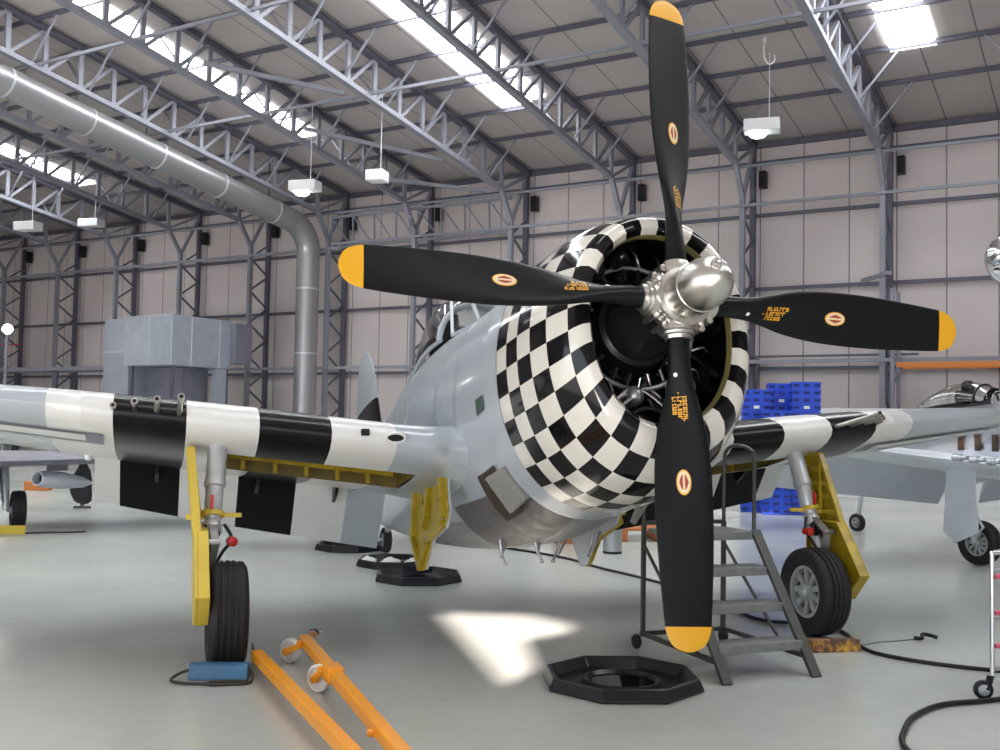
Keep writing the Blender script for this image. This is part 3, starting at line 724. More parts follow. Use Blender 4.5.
    for s in [.05 + 2.4 * k / 8 for k in range(9)]:
        u = s / 2.45; le = 8.35 + .42 * u + .35 * max(0, u - .8) / .2 * u; te = 9.75 - .12 * u; tk = .12 * (1 - .75 * u); ch = te - le; t = tk / ch
        xs = [(1 - math.cos(pi * k / 8)) / 2 for k in range(9)]
        rr.append([V(sg * s, le + x * ch, .42 + naca(x, t) * ch) for x in reversed(xs)] + [V(sg * s, le + x * ch, .42 - naca(x, t) * ch) for x in xs[1:-1]])
    b = MB(); b.loft(rr, cap0=True, cap1=True); b.build('tailplane', 'grey_paint', plane, smooth=50, tf=A)
# fin: two-tone
rr = []
for k in range(11):
    u = k / 10; z = .45 + 1.65 * u; le = 8.25 + .85 * u + .5 * max(0, u - .75) ** 2 * 8; te = 10.35 - .02 * u - .35 * u ** 3; ch = te - le; t = .13 * (1 - .6 * u) / ch
    xs = [(1 - math.cos(pi * q / 8)) / 2 for q in range(9)]
    rr.append([V(naca(x, t) * ch, le + x * ch, z) for x in reversed(xs)] + [V(-naca(x, t) * ch, le + x * ch, z) for x in xs[1:-1]])
b = MB(); b.loft(rr, cap0=True, cap1=True, mf=lambda i, j: 1 if i < 5 else 0); b.build('tail_fin', ['silver', 'stripe_black'], plane, smooth=50, tf=A)
# tail wheel
tg = A((0, 8.0, -.55))
b = MB(); b.tube([tg + V(0, 0, .05), V(0, tg.y + .12, .34), V(0, tg.y + .25, .18)], [.045, .04, .03], 12); tw = b.build('tail_wheel_leg', 'leg_silver', plane, smooth=50)
make_wheel(tw, V(0, tg.y + .25, .16), (1, 0, 0), .16, .11, 5)

# engine
b = MB(); b.lathe((0, .80, 0), (0, -1, 0), [(0, .30), (.1, .30), (.14, .27), (.26, .26), (.28, .23), (.38, .21), (.46, .15), (.54, .12), (.70, .11), (.72, .05)], 40)
for k in range(18):
    a = 2 * pi * k / 18; b.lathe((.33 * math.cos(a), .66, .33 * math.sin(a)), (0, -1, 0), [(0, .018), (.05, .018)], 6)
eng = b.build('engine', 'engine_fin', plane, smooth=40, tf=A)
for k in range(9):
    a = 2 * pi * k / 9 + pi / 2; u = V(math.cos(a), 0, math.sin(a)); c = V(0, .74, 0) + u * .30
    pr = [(0, .075)]; z = .03
    while z < .26: pr += [(z, .075), (z, .105), (z + .008, .105), (z + .008, .075)]; z += .02
    pr += [(.27, .10), (.33, .09), (.35, .03)]
    b = MB(); b.lathe(c, u, pr, 20)
    v_ = V(-math.sin(a), 0, math.cos(a))
    for s in (-.06, .06):
        b.tube([V(0, .56, 0) + u * .30 + v_ * s * .8, V(0, .62, 0) + u * .60 + v_ * s], .013, 8)
        b.lathe(V(0, .64, 0) + u * .58 + v_ * s, u, [(0, .03), (.07, .03), (.08, .01)], 10)
    b.build('engine_cylinder', 'engine_fin', eng, smooth=35, tf=A)
b = MB(); b.tube([V(.40 * math.cos(2 * pi * k / 40), .58, .40 * math.sin(2 * pi * k / 40)) for k in range(41)], .018, 8)
for k in range(18):
    a = 2 * pi * k / 18; b.tube(smoothpts([V(.40 * math.cos(a), .58, .40 * math.sin(a)), V(.47 * math.cos(a + .1), .55, .47 * math.sin(a + .1)), V(.54 * math.cos(a + .12), .62, .54 * math.sin(a + .12))], 3), .008, 6)
b.build('ignition_harness', 'steel', eng, smooth=60, tf=A)
for (x, z, r) in ((-.30, .33, .06), (-.12, .42, .05), (.25, -.4, .07), (-.1, -.47, .06)):
    b = MB(); b.lathe((x, .55, z), (0, -1, 0), [(0, r), (.12, r), (.15, r * .6), (.16, .01)], 20); b.build('magneto', 'engine_dark' if z > 0 else 'steel', eng, smooth=40, tf=A)
b = MB(); b.tube(smoothpts([(-.42, .5, -.35), (-.25, .46, -.50), (-.10, .45, -.42), (.08, .46, -.52), (.15, .5, -.62)], 6), .016, 8)
b.tube(smoothpts([(-.3, .46, -.60), (-.12, .42, -.48), (-.05, .46, -.36)], 6), .013, 8); b.build('oil_pipe', 'chrome', eng, smooth=60, tf=A)
# lower intake splitter and oil cooler
b = MB(); b.lathe((0, .62, -.72), (0, -1, 0), [(0, .20), (.14, .20), (.16, .19), (.16, .17), (.04, .16)], 28); b.build('oil_cooler_duct', 'engine_dark', eng, smooth=40, tf=A)

# propeller
PH = R(-2.854)
prop_mats = ['prop_black', 'prop_yellow', 'decal_orange', 'decal_cream', 'decal_red', 'paper']
b = MB()
b.lathe((0, .10, 0), (0, -1, 0), [(0, .10), (.01, .135), (.09, .150), (.17, .150), (.18, .172), (.215, .172), (.22, .145), (.24, .143), (.36, .143), (.365, .150), (.38, .150), (.385, .145), (.46, .143), (.52, .130), (.575, .102), (.61, .068), (.63, .030), (.635, .005)], 48)
hub = b.build('propeller', 'hub_metal', plane, smooth=30, tf=A)
b = MB(); b.lathe((-.02, -.50, .045), (-.15, -1, .35), [(0, .034), (.030, .034), (.030, .022), (.02, .02), (.02, .004)], 18); b.build('dome_plug', 'chrome', hub, smooth=35, tf=A)
# socket clamps
b = MB()
for k in range(4):
    a = k * pi / 2 + PH; u = V(math.cos(a), 0, math.sin(a)); v_ = V(-math.sin(a), 0, math.cos(a))
    b.lathe((0, 0, 0), u, [(.06, .105), (.15, .102), (.155, .116), (.19, .116), (.195, .098), (.21, .096), (.215, .08), (.235, .076), (.24, .06)], 32)
    for s in (-1, 1):
        c = u * .172 + v_ * (.118 * s); b.lathe(c + V(0, -.075, 0), (0, 1, 0), [(0, .010), (0.002, .019), (.15, .019), (.152, .010)], 12)
    d = (u + v_).normalized()
    b.lathe(d * .135 + V(0, -.03, 0), d, [(0, .040), (.05, .036), (.054, .022), (.066, .022), (.068, .01)], 16)
b.build('blade_socket', 'hub_metal', hub, smooth=35, tf=A)
BT = [(.20, .066, .066, 52), (.34, .066, .060, 48), (.46, .072, .050, 43), (.58, .095, .040, 36), (.72, .128, .032, 29), (.90, .152, .026, 23), (1.10, .162, .021, 18), (1.35, .160, .016, 14), (1.60, .148, .012, 11), (1.78, .136, .009, 9), (1.86, .127, .008, 9), (1.92, .104, .007, 9), (1.955, .070, .005, 9), (1.973, .02, .003, 9)]
def blade_pt(r, p, u, v_, off=0.):
    hc, ht, tw = interp(BT, r); tw = R(tw)
    # elliptical-ish section; p angle
    c, s = math.cos(p), math.sin(p)
    k = min(1, max(0, (r - .28) / .4)); x = hc * c; z = ht * s * (1 - .45 * k * (1 + (-c)) / 2 * 1.0) + (off if s >= 0 else -off)
    ch = v_ * math.cos(tw) + V(0, -1, 0) * math.sin(tw)      # chord, leading edge forward
    nn = V(0, -1, 0) * math.cos(tw) - v_ * math.sin(tw)      # front face normal
    sk = .02 * k
    return u * r + ch * (x + sk * 0) + nn * (z)
names_ = []
for k, ang in enumerate((0, 90, 180, 270)):
    a = R(ang) + PH; u = V(math.cos(a), 0, math.sin(a)); v_ = V(-math.sin(a), 0, math.cos(a))
    if ang in (0, 90, 180, 270): pass
    rs = []
    r = .20
    while r < 1.84: rs.append(r); r += .045
    rs += [1.84, 1.86, 1.885, 1.905, 1.925, 1.94, 1.952, 1.962, 1.969, 1.973]
    b = MB(); b.loft([[blade_pt(r, 2 * pi * j / 28, u, v_) for j in range(28)] for r in rs], cap0=True, cap1=True, mf=lambda i, j: 1 if rs[i] >= 1.839 else 0)
    # surface decals follow the blade: map (r, chord fraction) on the front face
    def bs(r, cx, off): 
        hc = interp(BT, r)[0]; c = max(-.999, min(.999, cx / hc)); return blade_pt(r, math.acos(c), u, v_, off)
    def disc(b, r0, c0, ra, ca, off, m, n=28):
        rings = []
        for q in range(1, 5):
            f = q / 4; rings.append([bs(r0 + ra * f * math.cos(2 * pi * j / n), c0 + ca * f * math.sin(2 * pi * j / n), off) for j in range(n)])
        ctr = bs(r0, c0, off); o0 = len(b.v)
        b.loft(rings, m=m); b.add([ctr] + rings[0], [(0, 1 + j, 1 + (j + 1) % n) for j in range(n)], m)
    def rect(b, r0, r1, c0, c1, off, m):
        b.add([bs(r0, c0, off), bs(r1, c0, off), bs(r1, c1, off), bs(r0, c1, off)], [(0, 1, 2, 3)], m)
    disc(b, 1.06, 0, .072, .042, .003, 2)
    disc(b, 1.06, 0, .064, .036, .005, 3)
    for s in (-1, 1):
        q = [bs(1.06 + .045 * t, s * (.006 + .020 * (1 - abs(t)) ** .6), .007) for t in [-1 + j / 5 for j in range(11)]] ; q2 = [bs(1.06 + .045 * t, s * .006, .007) for t in [1 - j / 5 for j in range(11)]]
        n = 11
        b.add(q + list(reversed(q2)), [(j, j + 1, n + j + 1, n + j) for j in range(n - 1)], 4)
    rnd = random.Random(k)
    for row in range(3):
        r0 = .575
        end = .715 - .025 * row
        while r0 < end:
            w = rnd.choice((.014, .016, .019)); c0 = .040 - row * .030
            rect(b, r0, r0 + w * .35, c0 - .024, c0, .004, 2)
            if rnd.random() < .7: rect(b, r0 + w * .35, r0 + w, c0 - .024, c0 - .017, .004, 2)
            if rnd.random() < .7: rect(b, r0 + w * .35, r0 + w, c0 - .007, c0, .004, 2)
            if rnd.random() < .5: rect(b, r0 + w * .65, r0 + w, c0 - .024, c0, .004, 2)
            r0 += w + .005
    disc(b, .555, -.005, .006, .004, .004, 2, 8)
    disc(b, .45, -.01, .013, .013, .004, 5, 16)
    bl = b.build('propeller_blade', prop_mats, hub, smooth=60, tf=A, label=['black blade with yellow tip pointing right', 'black blade with yellow tip pointing up', 'black blade with yellow tip pointing left', 'black blade with yellow tip pointing down'][k])

# ------------------------------------------------------------------ simpler fighters in the background
def wing_simple(le0, le1, te0, te1, sp, z0, dih, t0, t1, sg, n=10, root=.3):
    rr = []
    for k in range(n + 1):
        u = k / n; s = root + (sp - root) * u; le = le0 + (le1 - le0) * u; te = te0 + (te1 - te0) * u; ch = te - le; tk = t0 + (t1 - t0) * u
        if k == n: tk *= .3
        xs = [(1 - math.cos(pi * q / 10)) / 2 for q in range(11)]; t = tk / ch
        rr.append([V(sg * s, le + x * ch, z0 + dih * s + naca(x, t) * ch * 1.05) for x in reversed(xs)] + [V(sg * s, le + x * ch, z0 + dih * s - naca(x, t) * ch * .95) for x in xs[1:-1]])
    return rr
# right: polished fighter, ground axes: origin at wheel line centre
rt = thing('fighter_aircraft', 'polished silver fighter parked behind the right wing, with silver wheel doors', 'aircraft', (7.76, 14.28, 0), R(28))
for sg in (-1, 1):
    b = MB(); b.loft(wing_simple(-.55, -.05, 1.95, 1.35, 4.55, 1.12, .09, .30, .12, sg), cap0=True, cap1=True)
    w = b.build('wing', 'aluminium_lit', rt, smooth=50)
    b = MB(); rings = []
    for k in range(9):
        s = .45 + 3.55 * k / 8; hy = 1.52 - .10 * s; z0 = 1.10 + .09 * s
        rings.append([V(sg * s, hy + .42 * q * .60 + zt * .8, z0 - .52 * q + zt * .6) for q, zt in ((0, 0), (.1, .05), (.5, .05), (1, .005), (1, -.005), (.5, -.02), (.1, -.03))])
    b.loft(rings, cap0=True, cap1=True); b.build('flap', 'aluminium_lit', w, smooth=40)
    for s in (2.05, 2.35, 2.65):
        b = MB(); b.lathe((sg * s, -.30, 1.15 + .09 * s), (0, -1, 0), [(0, .045), (.12, .045), (.12, .03), (.2, .03), (.2, .01)], 12); b.build('gun_barrel', 'p51_silver', w, smooth=35)
    b = MB(); b.tube([(sg * 1.98, .15, 1.2), (sg * 1.93, 0, .70), (sg * 1.9, 0, .30)], [.06, .05, .035], 12); b.tube([(sg * 1.93, -.05, .66), (sg * 1.93, -.16, .5), (sg * 1.9, -.03, .36)], .018, 8)
    b.tube([(sg * 1.92, 0, .30), (sg * 1.78, 0, .275)], .03, 10); lg = b.build('landing_gear_leg', 'leg_silver', rt, smooth=45)
    make_wheel(lg, V(sg * 1.78, 0, .285), (1, 0, 0), .285, .19, 10, cap='orange')
    b = MB(); b.lathe((sg * 1.67, 0, .285), (sg * -1, 0, 0), [(0, .045), (.03, .04), (.035, .01)], 14); b.build('hub_cap', 'decal_orange', lg, smooth=40)
    b = MB(); b.prism([V(sg * 2.06, -.15, 1.24), V(sg * 2.06, .26, 1.24), V(sg * 2.08, .30, .42), V(sg * 2.08, .12, .28), V(sg * 2.06, -.20, .44)], V(sg * .02, 0, 0)); b.build('leg_door', 'aluminium_lit', lg)
FT2 = [(-2.0, .30, .30, -.30, 0), (-1.0, .38, .42, -.45, 0), (0, .42, .48, -.52, 0), (1.2, .44, .55, -.62, 0), (2.1, .42, .55, -.70, 0), (3.0, .34, .50, -.50, .05), (4.1, .20, .42, -.24, .08), (5.1, .06, .32, -.05, .12)]
rings = []
for i in range(25):
    a = -2 + 7.1 * i / 24; hw, tp, bt, z0 = interp(FT2, a); dz = 1.72 - .10 * a
    rings.append([p + V(0, 0, dz) for p in sect(a, hw, tp, bt, z0, N=32)])
b = MB(); b.loft(rings, cap0=True, cap1=True); f2 = b.build('fuselage', 'p51_silver', rt, smooth=50)
for k in range(6):
    b = MB(); b.box((-.425, -1.0 + .16 * k, 1.86), (.05, .07, .12)); b.box((.425, -1.0 + .16 * k, 1.86), (.05, .07, .12)); b.build('exhaust_stub', 'soot', f2)
for k in range(3):
    b = MB(); b.box((-.47, .75 + .28 * k, 1.55), (.02, .09, .24)); b.build('vent', 'soot', f2)
b = MB(); rr = []
for i in range(11):
    u = i / 10; a = .95 + 1.5 * u; h = .02 + .36 * math.sin(pi * (u * .9 + .08)) ** .7
    rr.append([V(.30 * (1 - .4 * u * u) * math.cos(p), a, 2.10 - .1 * (a - 1) + .02 + h * math.sin(p)) for p in [pi * k / 12 for k in range(13)]])
b.loft(rr, closed=False); cn = b.build('canopy', 'glass', rt, smooth=60); so = cn.modifiers.new('thick', 'SOLIDIFY'); so.thickness = .008
b = MB(); b.tube(rr[2], .018, 8); b.tube([r[0] for r in rr], .018, 8); b.tube([r[-1] for r in rr], .018, 8); b.build('canopy_frame', 'rubber', cn, smooth=50)
b = MB(); b.box((0, 1.6, 2.12), (.34, .12, .4)); b.lathe((0, 1.55, 2.3), (0, 0, 1), [(0, .06), (.03, .1), (.12, .1), (.17, .05)], 14); b.build('pilot_seat', 'rubber', rt, bevel=.02)
b = MB(); rr = []
for k in range(7):
    u = k / 6; z = 1.0 + .84 * u; le = 4.0 + .45 * u; te = 5.3 - .05 * u
    rr.append([V(x, y, z) for x, y in ((0, le), (.05 * (1 - .6 * u), le + .3), (.04 * (1 - .6 * u), le + .8), (0, te), (-.04 * (1 - .6 * u), le + .8), (-.05 * (1 - .6 * u), le + .3))])
b.loft(rr, cap0=True, cap1=True); b.build('tail_fin', 'p51_silver', rt, smooth=40)
b = MB(); b.prism([V(-1.4, 4.25, 1.30), V(0, 4.0, 1.30), V(1.4, 4.25, 1.30), V(1.4, 4.8, 1.30), V(0, 5.0, 1.30), V(-1.4, 4.8, 1.30)], V(0, 0, .07)); b.build('tailplane', 'p51_silver', rt, bevel=.02)
b = MB(); b.tube([(0, 3.55, 1.15), (0, 3.62, .5), (0, 3.7, .16)], [.05, .04, .03], 10); tl = b.build('tail_wheel_leg', 'leg_silver', rt, smooth=50)
make_wheel(tl, V(0, 3.7, .15), (1, 0, 0), .15, .1, 5)
b = MB(); b.lathe((0, -1.95, 1.92), (0, -1, 0), [(0, .30), (.2, .27), (.45, .17), (.62, .06), (.66, .005)], 28); b.build('spinner', 'chrome', rt, smooth=60)

# right edge: polished nose hub of a further aircraft
nz = thing('propeller_hub_assembly', 'polished round nose hub of another aircraft at the right edge', 'propeller hub', (4.40, 8.94, 0))
b = MB(); ctr = V(.0, 0, 3.2); ax = V(-.8, -.6, .05).normalized()
b.lathe(ctr, ax, [(-.5, .16), (-.12, .20), (-.1, .235), (-.05, .235), (-.04, .22), (.05, .215), (.13, .18), (.2, .12), (.235, .05), (.24, .005)], 36)
b.lathe(ctr + V(-.18, -.19, .02), (-1, -.3, .1), [(0, .018), (.04, .018)], 10)
nb = b.build('nose_dome', 'chrome', nz, smooth=40)
b = MB(); b.lathe(ctr - ax.normalized() * .45, -ax, [(0, .17), (.1, .30), (.3, .42), (.9, .55), (2.2, .6)], 36); b.build('engine_nacelle', 'p51_silver', nz, smooth=50)
b = MB(); b.bar(ctr - ax.normalized() * 1.6 + V(0, 0, -.4), ctr - ax.normalized() * 1.6 + V(0, 0, -3.1), .12); b.build('support_leg', 'leg_silver', nz)

# left: dark green aircraft behind the wing
lt = thing('fighter_aircraft', 'dark grey and green aircraft standing far left behind the striped wing', 'aircraft', (-8.3, 14.75, 0), R(30))
b = MB(); b.loft(wing_simple(-.9, -.3, 1.6, 1.0, 5.2, 1.02, .02, .26, .12, 1), cap0=True, cap1=True); b.build('wing', 'slate', lt, smooth=50)
b = MB(); b.loft(wing_simple(-.9, -.3, 1.6, 1.0, 5.2, 1.02, .02, .26, .12, -1), cap0=True, cap1=True); b.build('wing', 'slate', lt, smooth=50)
b = MB(); b.loft([[V(p.x * .95, p.y, p.z * .85 + 1.35 - .07 * p.y) for p in sect(a, *interp(FT2, a), N=28)] for a in [-2 + 7.1 * i / 18 for i in range(19)]], cap0=True, cap1=True); b.build('fuselage', 'green_dark', lt, smooth=50)
for sg in (-1, 1):
    b = MB(); b.tube([(sg * 1.22, .2, 1.0), (sg * 1.24, .05, .6), (sg * 1.26, 0, .30)], [.075, .065, .04], 12); b.tube([(sg * 1.26, 0, .3), (sg * 1.4, 0, .29)], .03, 8)
    lg = b.build('landing_gear_leg', 'leg_silver', lt, smooth=50)
    make_wheel(lg, V(sg * 1.42, 0, .29), (1, 0, 0), .29, .2, 8)
    b = MB(); b.prism([V(sg * 1.12, -.1, .95), V(sg * 1.12, .3, .95), V(sg * 1.14, .28, .35), V(sg * 1.14, -.12, .4)], V(-sg * .02, 0, 0)); b.build('leg_door', 'green_dark', lg)
b = MB(); pa = V(-.72, -.62, .10).normalized(); pc = V(1.85, -.15, .74)
b.lathe(pc, pa, [(-.85, .02), (-.65, .08), (-.2, .13), (.15, .125), (.30, .105), (.30, .09), (.15, .08)], 24); b.lathe(pc + pa * .16, pa, [(0, .085), (.01, .085)], 20, m=1); b.build('jet_tank', ['aluminium_lit', 'hole_shade'], lt, smooth=45, label='pale grey pod with dark opening')
b = MB(); b.bar((1.95, .1, .86), (1.95, .1, 1.05), .05, .3); b.build('pod_pylon', 'slate', lt)
# hanging dark propeller blade of a machine further back
pb = thing('stored_propeller', 'dark propeller blade pointing down behind the wing edge on the left', 'propeller', (-7.55, 19.0, 0), .3)
b = MB(); o = [(0.02, 1.85), (.16, 1.6), (.17, 1.0), (.20, .55), (.12, .38), (-.10, .38), (-.18, .62), (-.20, 1.05), (-.12, 1.5), (-.04, 1.85)]
rr = []
for z, hw_, cx in ((1.9, .05, 0), (1.7, .07, .02), (1.5, .13, .02), (1.2, .19, -.01), (.95, .2, -.02), (.7, .19, 0), (.5, .16, .02), (.42, .11, .02), (.38, .03, .02)):
    rr.append([V(cx + hw_ * math.cos(p), .03 * math.sin(p) - .1 * math.cos(p), .09 + (z - .38) * .55) for p in [2 * pi * k / 16 for k in range(16)]])
b.loft(rr, cap0=True, cap1=True); b.build('propeller_blade', 'rubber', pb, smooth=60)
b = MB(); b.lathe((0, -.05, .96), (0, 1, 0), [(0, .03), (.06, .06), (.3, .07)], 18); b.bar((0, .25, 0), (0, .25, .98), .06); b.bar((-.15, .25, .02), (.15, .25, .02), .04); b.build('stand', 'steel_frame', pb)
# yellow chock by that wheel
b = MB(); b.prism([V(-.22, -.07, 0), V(-.22, .07, 0), V(-.22, 0, .12)], V(.44, 0, 0)); o = b.build('wheel_chock', 'yellow_light', bevel=.008); o.location = (-6.95, 14.95, 0); o.rotation_euler[2] = .2
tag(o, 'yellow wheel chock on the floor at the far left aircraft wheel', 'chock')
b = MB(); b.tube(smoothpts([(-6.75, 14.95, .012), (-6.5, 15.1, .012), (-6.25, 15.15, .012), (-6.0, 15.3, .012)]), .012, 6); tag(b.build('chock_rope', 'rope'), 'thin dark rope trailing from the yellow chock', 'rope')
b = MB(); b.box((-10.35, 23.6, .10), (.55, .3, .20)); tag(b.build('equipment_box', 'rack_orange', bevel=.02), 'orange equipment box standing behind the far left aircraft', 'box')

# ------------------------------------------------------------------ mobile steps
st = thing('mobile_steps', 'dark grey metal mobile steps with handrail standing beside the propeller', 'steps', (1.50, 7.10, 0), math.atan2(.28, .71))
W_ = .72; TR = [(.04, .21), (.25, .44), (.44, .67), (.62, .91)]
def S(x, y, z): return V(x, y, z)
for x in (.0, W_):
    b = MB(); b.bar(S(x, -.12, 0), S(x, .60, .93), .03, .075, up=(1, 0, 0)); b.build('stringer', 'ladder_grey', st)
for (y, z) in TR:
    dpt = .20 if z < .9 else .40
    b = MB(); b.box(S(W_ / 2, y + dpt / 2 - .03, z), (W_ - .04, dpt, .03)); b.box(S(W_ / 2, y - .03, z - .015), (W_ - .04, .015, .06)); b.build('tread', 'tread_grey', st, bevel=.004)
b = MB(); b.box(S(.25, .57, .895), (.075, .006, .045)); b.build('label_plate', 'paper', st)
b = MB()
for x in (.0, W_):
    b.bar(S(x, 1.02, .10), S(x, 1.02, .96), .03); b.bar(S(x, -.02, .12), S(x, 1.04, .12), .03, .03); b.bar(S(x, .25, .14), S(x, 1.02, .80), .018)
b.bar(S(0, 1.02, .12), S(W_, 1.02, .12), .03); b.bar(S(0, 1.02, .96), S(W_, 1.02, .96), .03)
b.build('rear_frame', 'ladder_grey', st)
for x in (0.0, W_):
    b = MB(); b.tube(smoothpts([S(x, .62, .92), S(x, .62, 1.45), S(x, .66, 1.53), S(x, .76, 1.56), S(x, .9, 1.56), S(x, .99, 1.52), S(x, 1.02, 1.42), S(x, 1.02, .95)], 5), .015, 8)
    b.build('handrail', 'ladder_grey', st, smooth=50)
for x in (-.03, W_ + .03):
    b = MB(); b.lathe(S(x - .02, 1.06, .055), (1, 0, 0), [(0, .045), (.01, .055), (.03, .055), (.04, .045)], 20); b.build('caster', 'rubber', st, smooth=35)

# ------------------------------------------------------------------ drip trays
def tray(c, r, label, rag=False, rot=0., sq=1., grp='black oil drip trays'):
    th = thing('drip_tray', label, 'drip tray', (*c, 0), rot, grp)
    def ring(rr, z): return [V(rr * math.cos(pi / 8 + k * pi / 4), sq * rr * math.sin(pi / 8 + k * pi / 4), z) for k in range(8)]
    b = MB(); b.loft([ring(r * .97, 0), ring(r, .012), ring(r * .94, .085), ring(r * .90, .085), ring(r * .80, .015), ring(r * .5, .012)], cap0=True, cap1=True)
    b.build('basin', 'tray_black', th, bevel=.008)
    b = MB(); b.lathe((0, 0, .012), (0, 0, 1), [(0, r * .5), (.03, r * .47), (.032, r * .44), (.008, r * .40), (.008, .001)], 40)
    b.build('drain_dish', 'tray_black', th, smooth=35)
    b = MB(); b.lathe((0, 0, .021), (0, 0, 1), [(0, r * .395), (.002, r * .395), (.002, .001)], 36); b.build('oil_pool', 'oil', th)
    if rag:
        for q in range(3):
            b = MB(); rr_ = []; rnd = random.Random(q)
            cx, cy = (-.28 + .25 * q) * 1.1, .02 - .06 * q
            vs = []; n = 8
            for i in range(n):
                for j in range(n):
                    e = min(i, j, n - 1 - i, n - 1 - j) / 3
                    vs.append(V(cx + .20 * (i / (n - 1) - .5) + rnd.uniform(-.015, .015), cy + .22 * (j / (n - 1) - .5) + rnd.uniform(-.015, .015), .04 + .055 * min(1, e) * rnd.uniform(.6, 1.1)))
            b.add(vs, [(i * n + j, i * n + j + 1, (i + 1) * n + j + 1, (i + 1) * n + j) for i in range(n - 1) for j in range(n - 1)])
            o = b.build('cloth_rag', 'paper', None, smooth=80, fix=False); o.location = (c[0], c[1], 0)
            so = o.modifiers.new('thick', 'SOLIDIFY'); so.thickness = .01
            tag(o, ('crumpled white rag at the %s side of the rear drip tray' % ('left', 'middle', 'right')[q]), 'rag', 'white rags in the rear tray')
tray((.84, 6.96), .545, 'large black octagonal drip tray on the floor below the propeller', rot=.05)
tray((-.84, 11.35), .50, 'black octagonal drip tray under the yellow inner wheel door', rot=.1)
tray((-1.22, 12.45), .46, 'black drip tray holding white rags, second behind the wheel door', rag=True)
tray((-1.95, 13.9), .47, 'black drip tray furthest back, left of the tail wheel')

# ------------------------------------------------------------------ chocks
ch = thing('wheel_chock', 'blue wheel chock with dark rope in front of the left wheel', 'chock', (-1.80, 6.92, 0), .05)
b = MB(); b.prism([V(-.19, -.07, 0), V(-.19, .07, 0), V(-.19, .06, .05), V(-.19, .0, .11), V(-.19, -.05, .10)], V(.38, 0, 0)); b.build('block', 'chock_blue', ch, bevel=.008)
b = MB(); b.tube(smoothpts([(-.18, -.02, .06), (-.25, -.03, .04), (-.29, -.10, .012), (-.20, -.17, .012), (-.05, -.19, .012), (0, -.21, .012), (.12, -.19, .012), (.22, -.15, .012), (.22, -.05, .03), (.19, 0, .07)]), .010, 8)
b.tube(smoothpts([(-.05, -.19, .014), (0, -.14, .014), (.1, -.13, .014), (.21, -.13, .014)]), .010, 8); b.build('rope', 'rope', ch, smooth=60)
ch = thing('wheel_chock', 'worn brown wooden chock with yellow paint beside the right wheel', 'chock', (2.60, 8.12, 0), .2)
b = MB(); b.prism([V(-.19, -.06, 0), V(-.19, .06, 0), V(-.19, .05, .09), V(-.19, -.04, .09)], V(.40, 0, 0)); b.build('block', 'wood_chock', ch, bevel=.006)


# ------------------------------------------------------------------ orange tow bar trolley
tb = thing('tow_bar', 'orange two-armed tow bar with white wheels on the floor by the left wheel', 'tow bar', (-1.10, 7.0, 0))
def Tb(x, y, z): return V(x + 1.10, y - 7.0, z)
a0, a1 = Tb(-1.61, 7.13, .11), Tb(-.46, 4.60, .11); c0, c1 = Tb(-1.35, 7.46, .15), Tb(-.265, 4.52, .15)
b = MB(); b.bar(a0, a1, .075, .075); b.build('left_arm', 'orange', tb, bevel=.01)
b = MB(); b.bar(c0, c1, .075, .075); k = c0.lerp(c1, .30); b.bar(k, c0.lerp(c1, .36), .10, .10); b.build('right_arm', 'orange', tb, bevel=.01)
b = MB(); b.bar(a1, c1, .07, .07); b.build('cross_member', 'orange', tb, bevel=.01)
for p, q in ((c0.lerp(c1, .03), Tb(-1.43, 7.38, .088)), (c0.lerp(c1, .28), Tb(-1.10, 6.62, .088))):
    ax = V(.55, .83, 0).normalized()
    b = MB(); b.bar(p - ax * .06 + V(0, 0, -.01), q - ax * .055, .035, .04); b.bar(p, p - ax * .08, .04, .04); b.lathe(q - ax * .06, ax, [(0, .026), (.08, .026)], 12); b.build('wheel_stub', 'orange', tb, bevel=.004)
    b = MB(); b.lathe(q - ax * .02, ax, [(.004, .03), (.012, .036), (.012, .060), (-.002, .066), (-.002, .080), (.006, .086), (.04, .086), (.046, .078), (.046, .02)], 28); b.build('wheel', 'white_wheel', tb, smooth=35)
b = MB(); b.lathe(a0 + V(-.03, .06, -.04), (1, .3, 0), [(-.02, .03), (-.02, .055), (.03, .055), (.03, .03)], 18); b.tube([a0, a0 + V(-.05, .10, .05)], .018, 8); b.build('end_roller', 'chrome', tb, smooth=40)
b = MB(); b.tube([c0 + V(.03, .02, .05), c0 + V(.09, -.05, .07), c0 + V(.13, -.12, .05)], .018, 8); b.lathe(c0 + V(.08, -.02, .05), (.3, 1, 0), [(0, .03), (.05, .03)], 12); b.build('pin', 'chrome', tb, smooth=40)
b = MB(); k = c0.lerp(c1, .72); b.lathe(k + V(-.07, 0, -.02), (1, .2, 0), [(0, .02), (.05, .02), (.05, .03), (.06, .03)], 10); b.build('bolt', 'orange', tb, smooth=40)

# ------------------------------------------------------------------ cables and loose items
cb = [(-.6, 14.9), (.11, 14.22), (.81, 13.38), (1.23, 12.43), (1.74, 11.42), (2.03, 10.48), (2.21, 9.73), (2.36, 9.25), (2.72, 9.12), (2.90, 8.85), (2.87, 8.40), (2.86, 8.12), (2.93, 7.93), (3.18, 7.69), (3.60, 7.48), (4.2, 7.40)]
b = MB(); b.tube(smoothpts([(x, y, .016) for x, y in cb]), .015, 8); tag(b.build('air_hose', 'rubber', smooth=60), 'long black cable crossing the floor behind the steps to the right edge', 'cable')
b = MB(); b.tube(smoothpts([(3.7, 6.9, .018), (3.13, 6.66, .018), (2.77, 6.53, .018), (2.50, 6.27, .018), (2.33, 5.99, .018), (2.2, 5.66, .018), (2.2, 5.2, .018)]), .017, 8); tag(b.build('air_hose', 'rubber', smooth=60), 'thick dark hose curving off the lower right corner', 'hose')
hk = thing('lashing_hook', 'thin wire with a small metal hook lying on the floor at right', 'hook', (3.17, 8.49, 0))
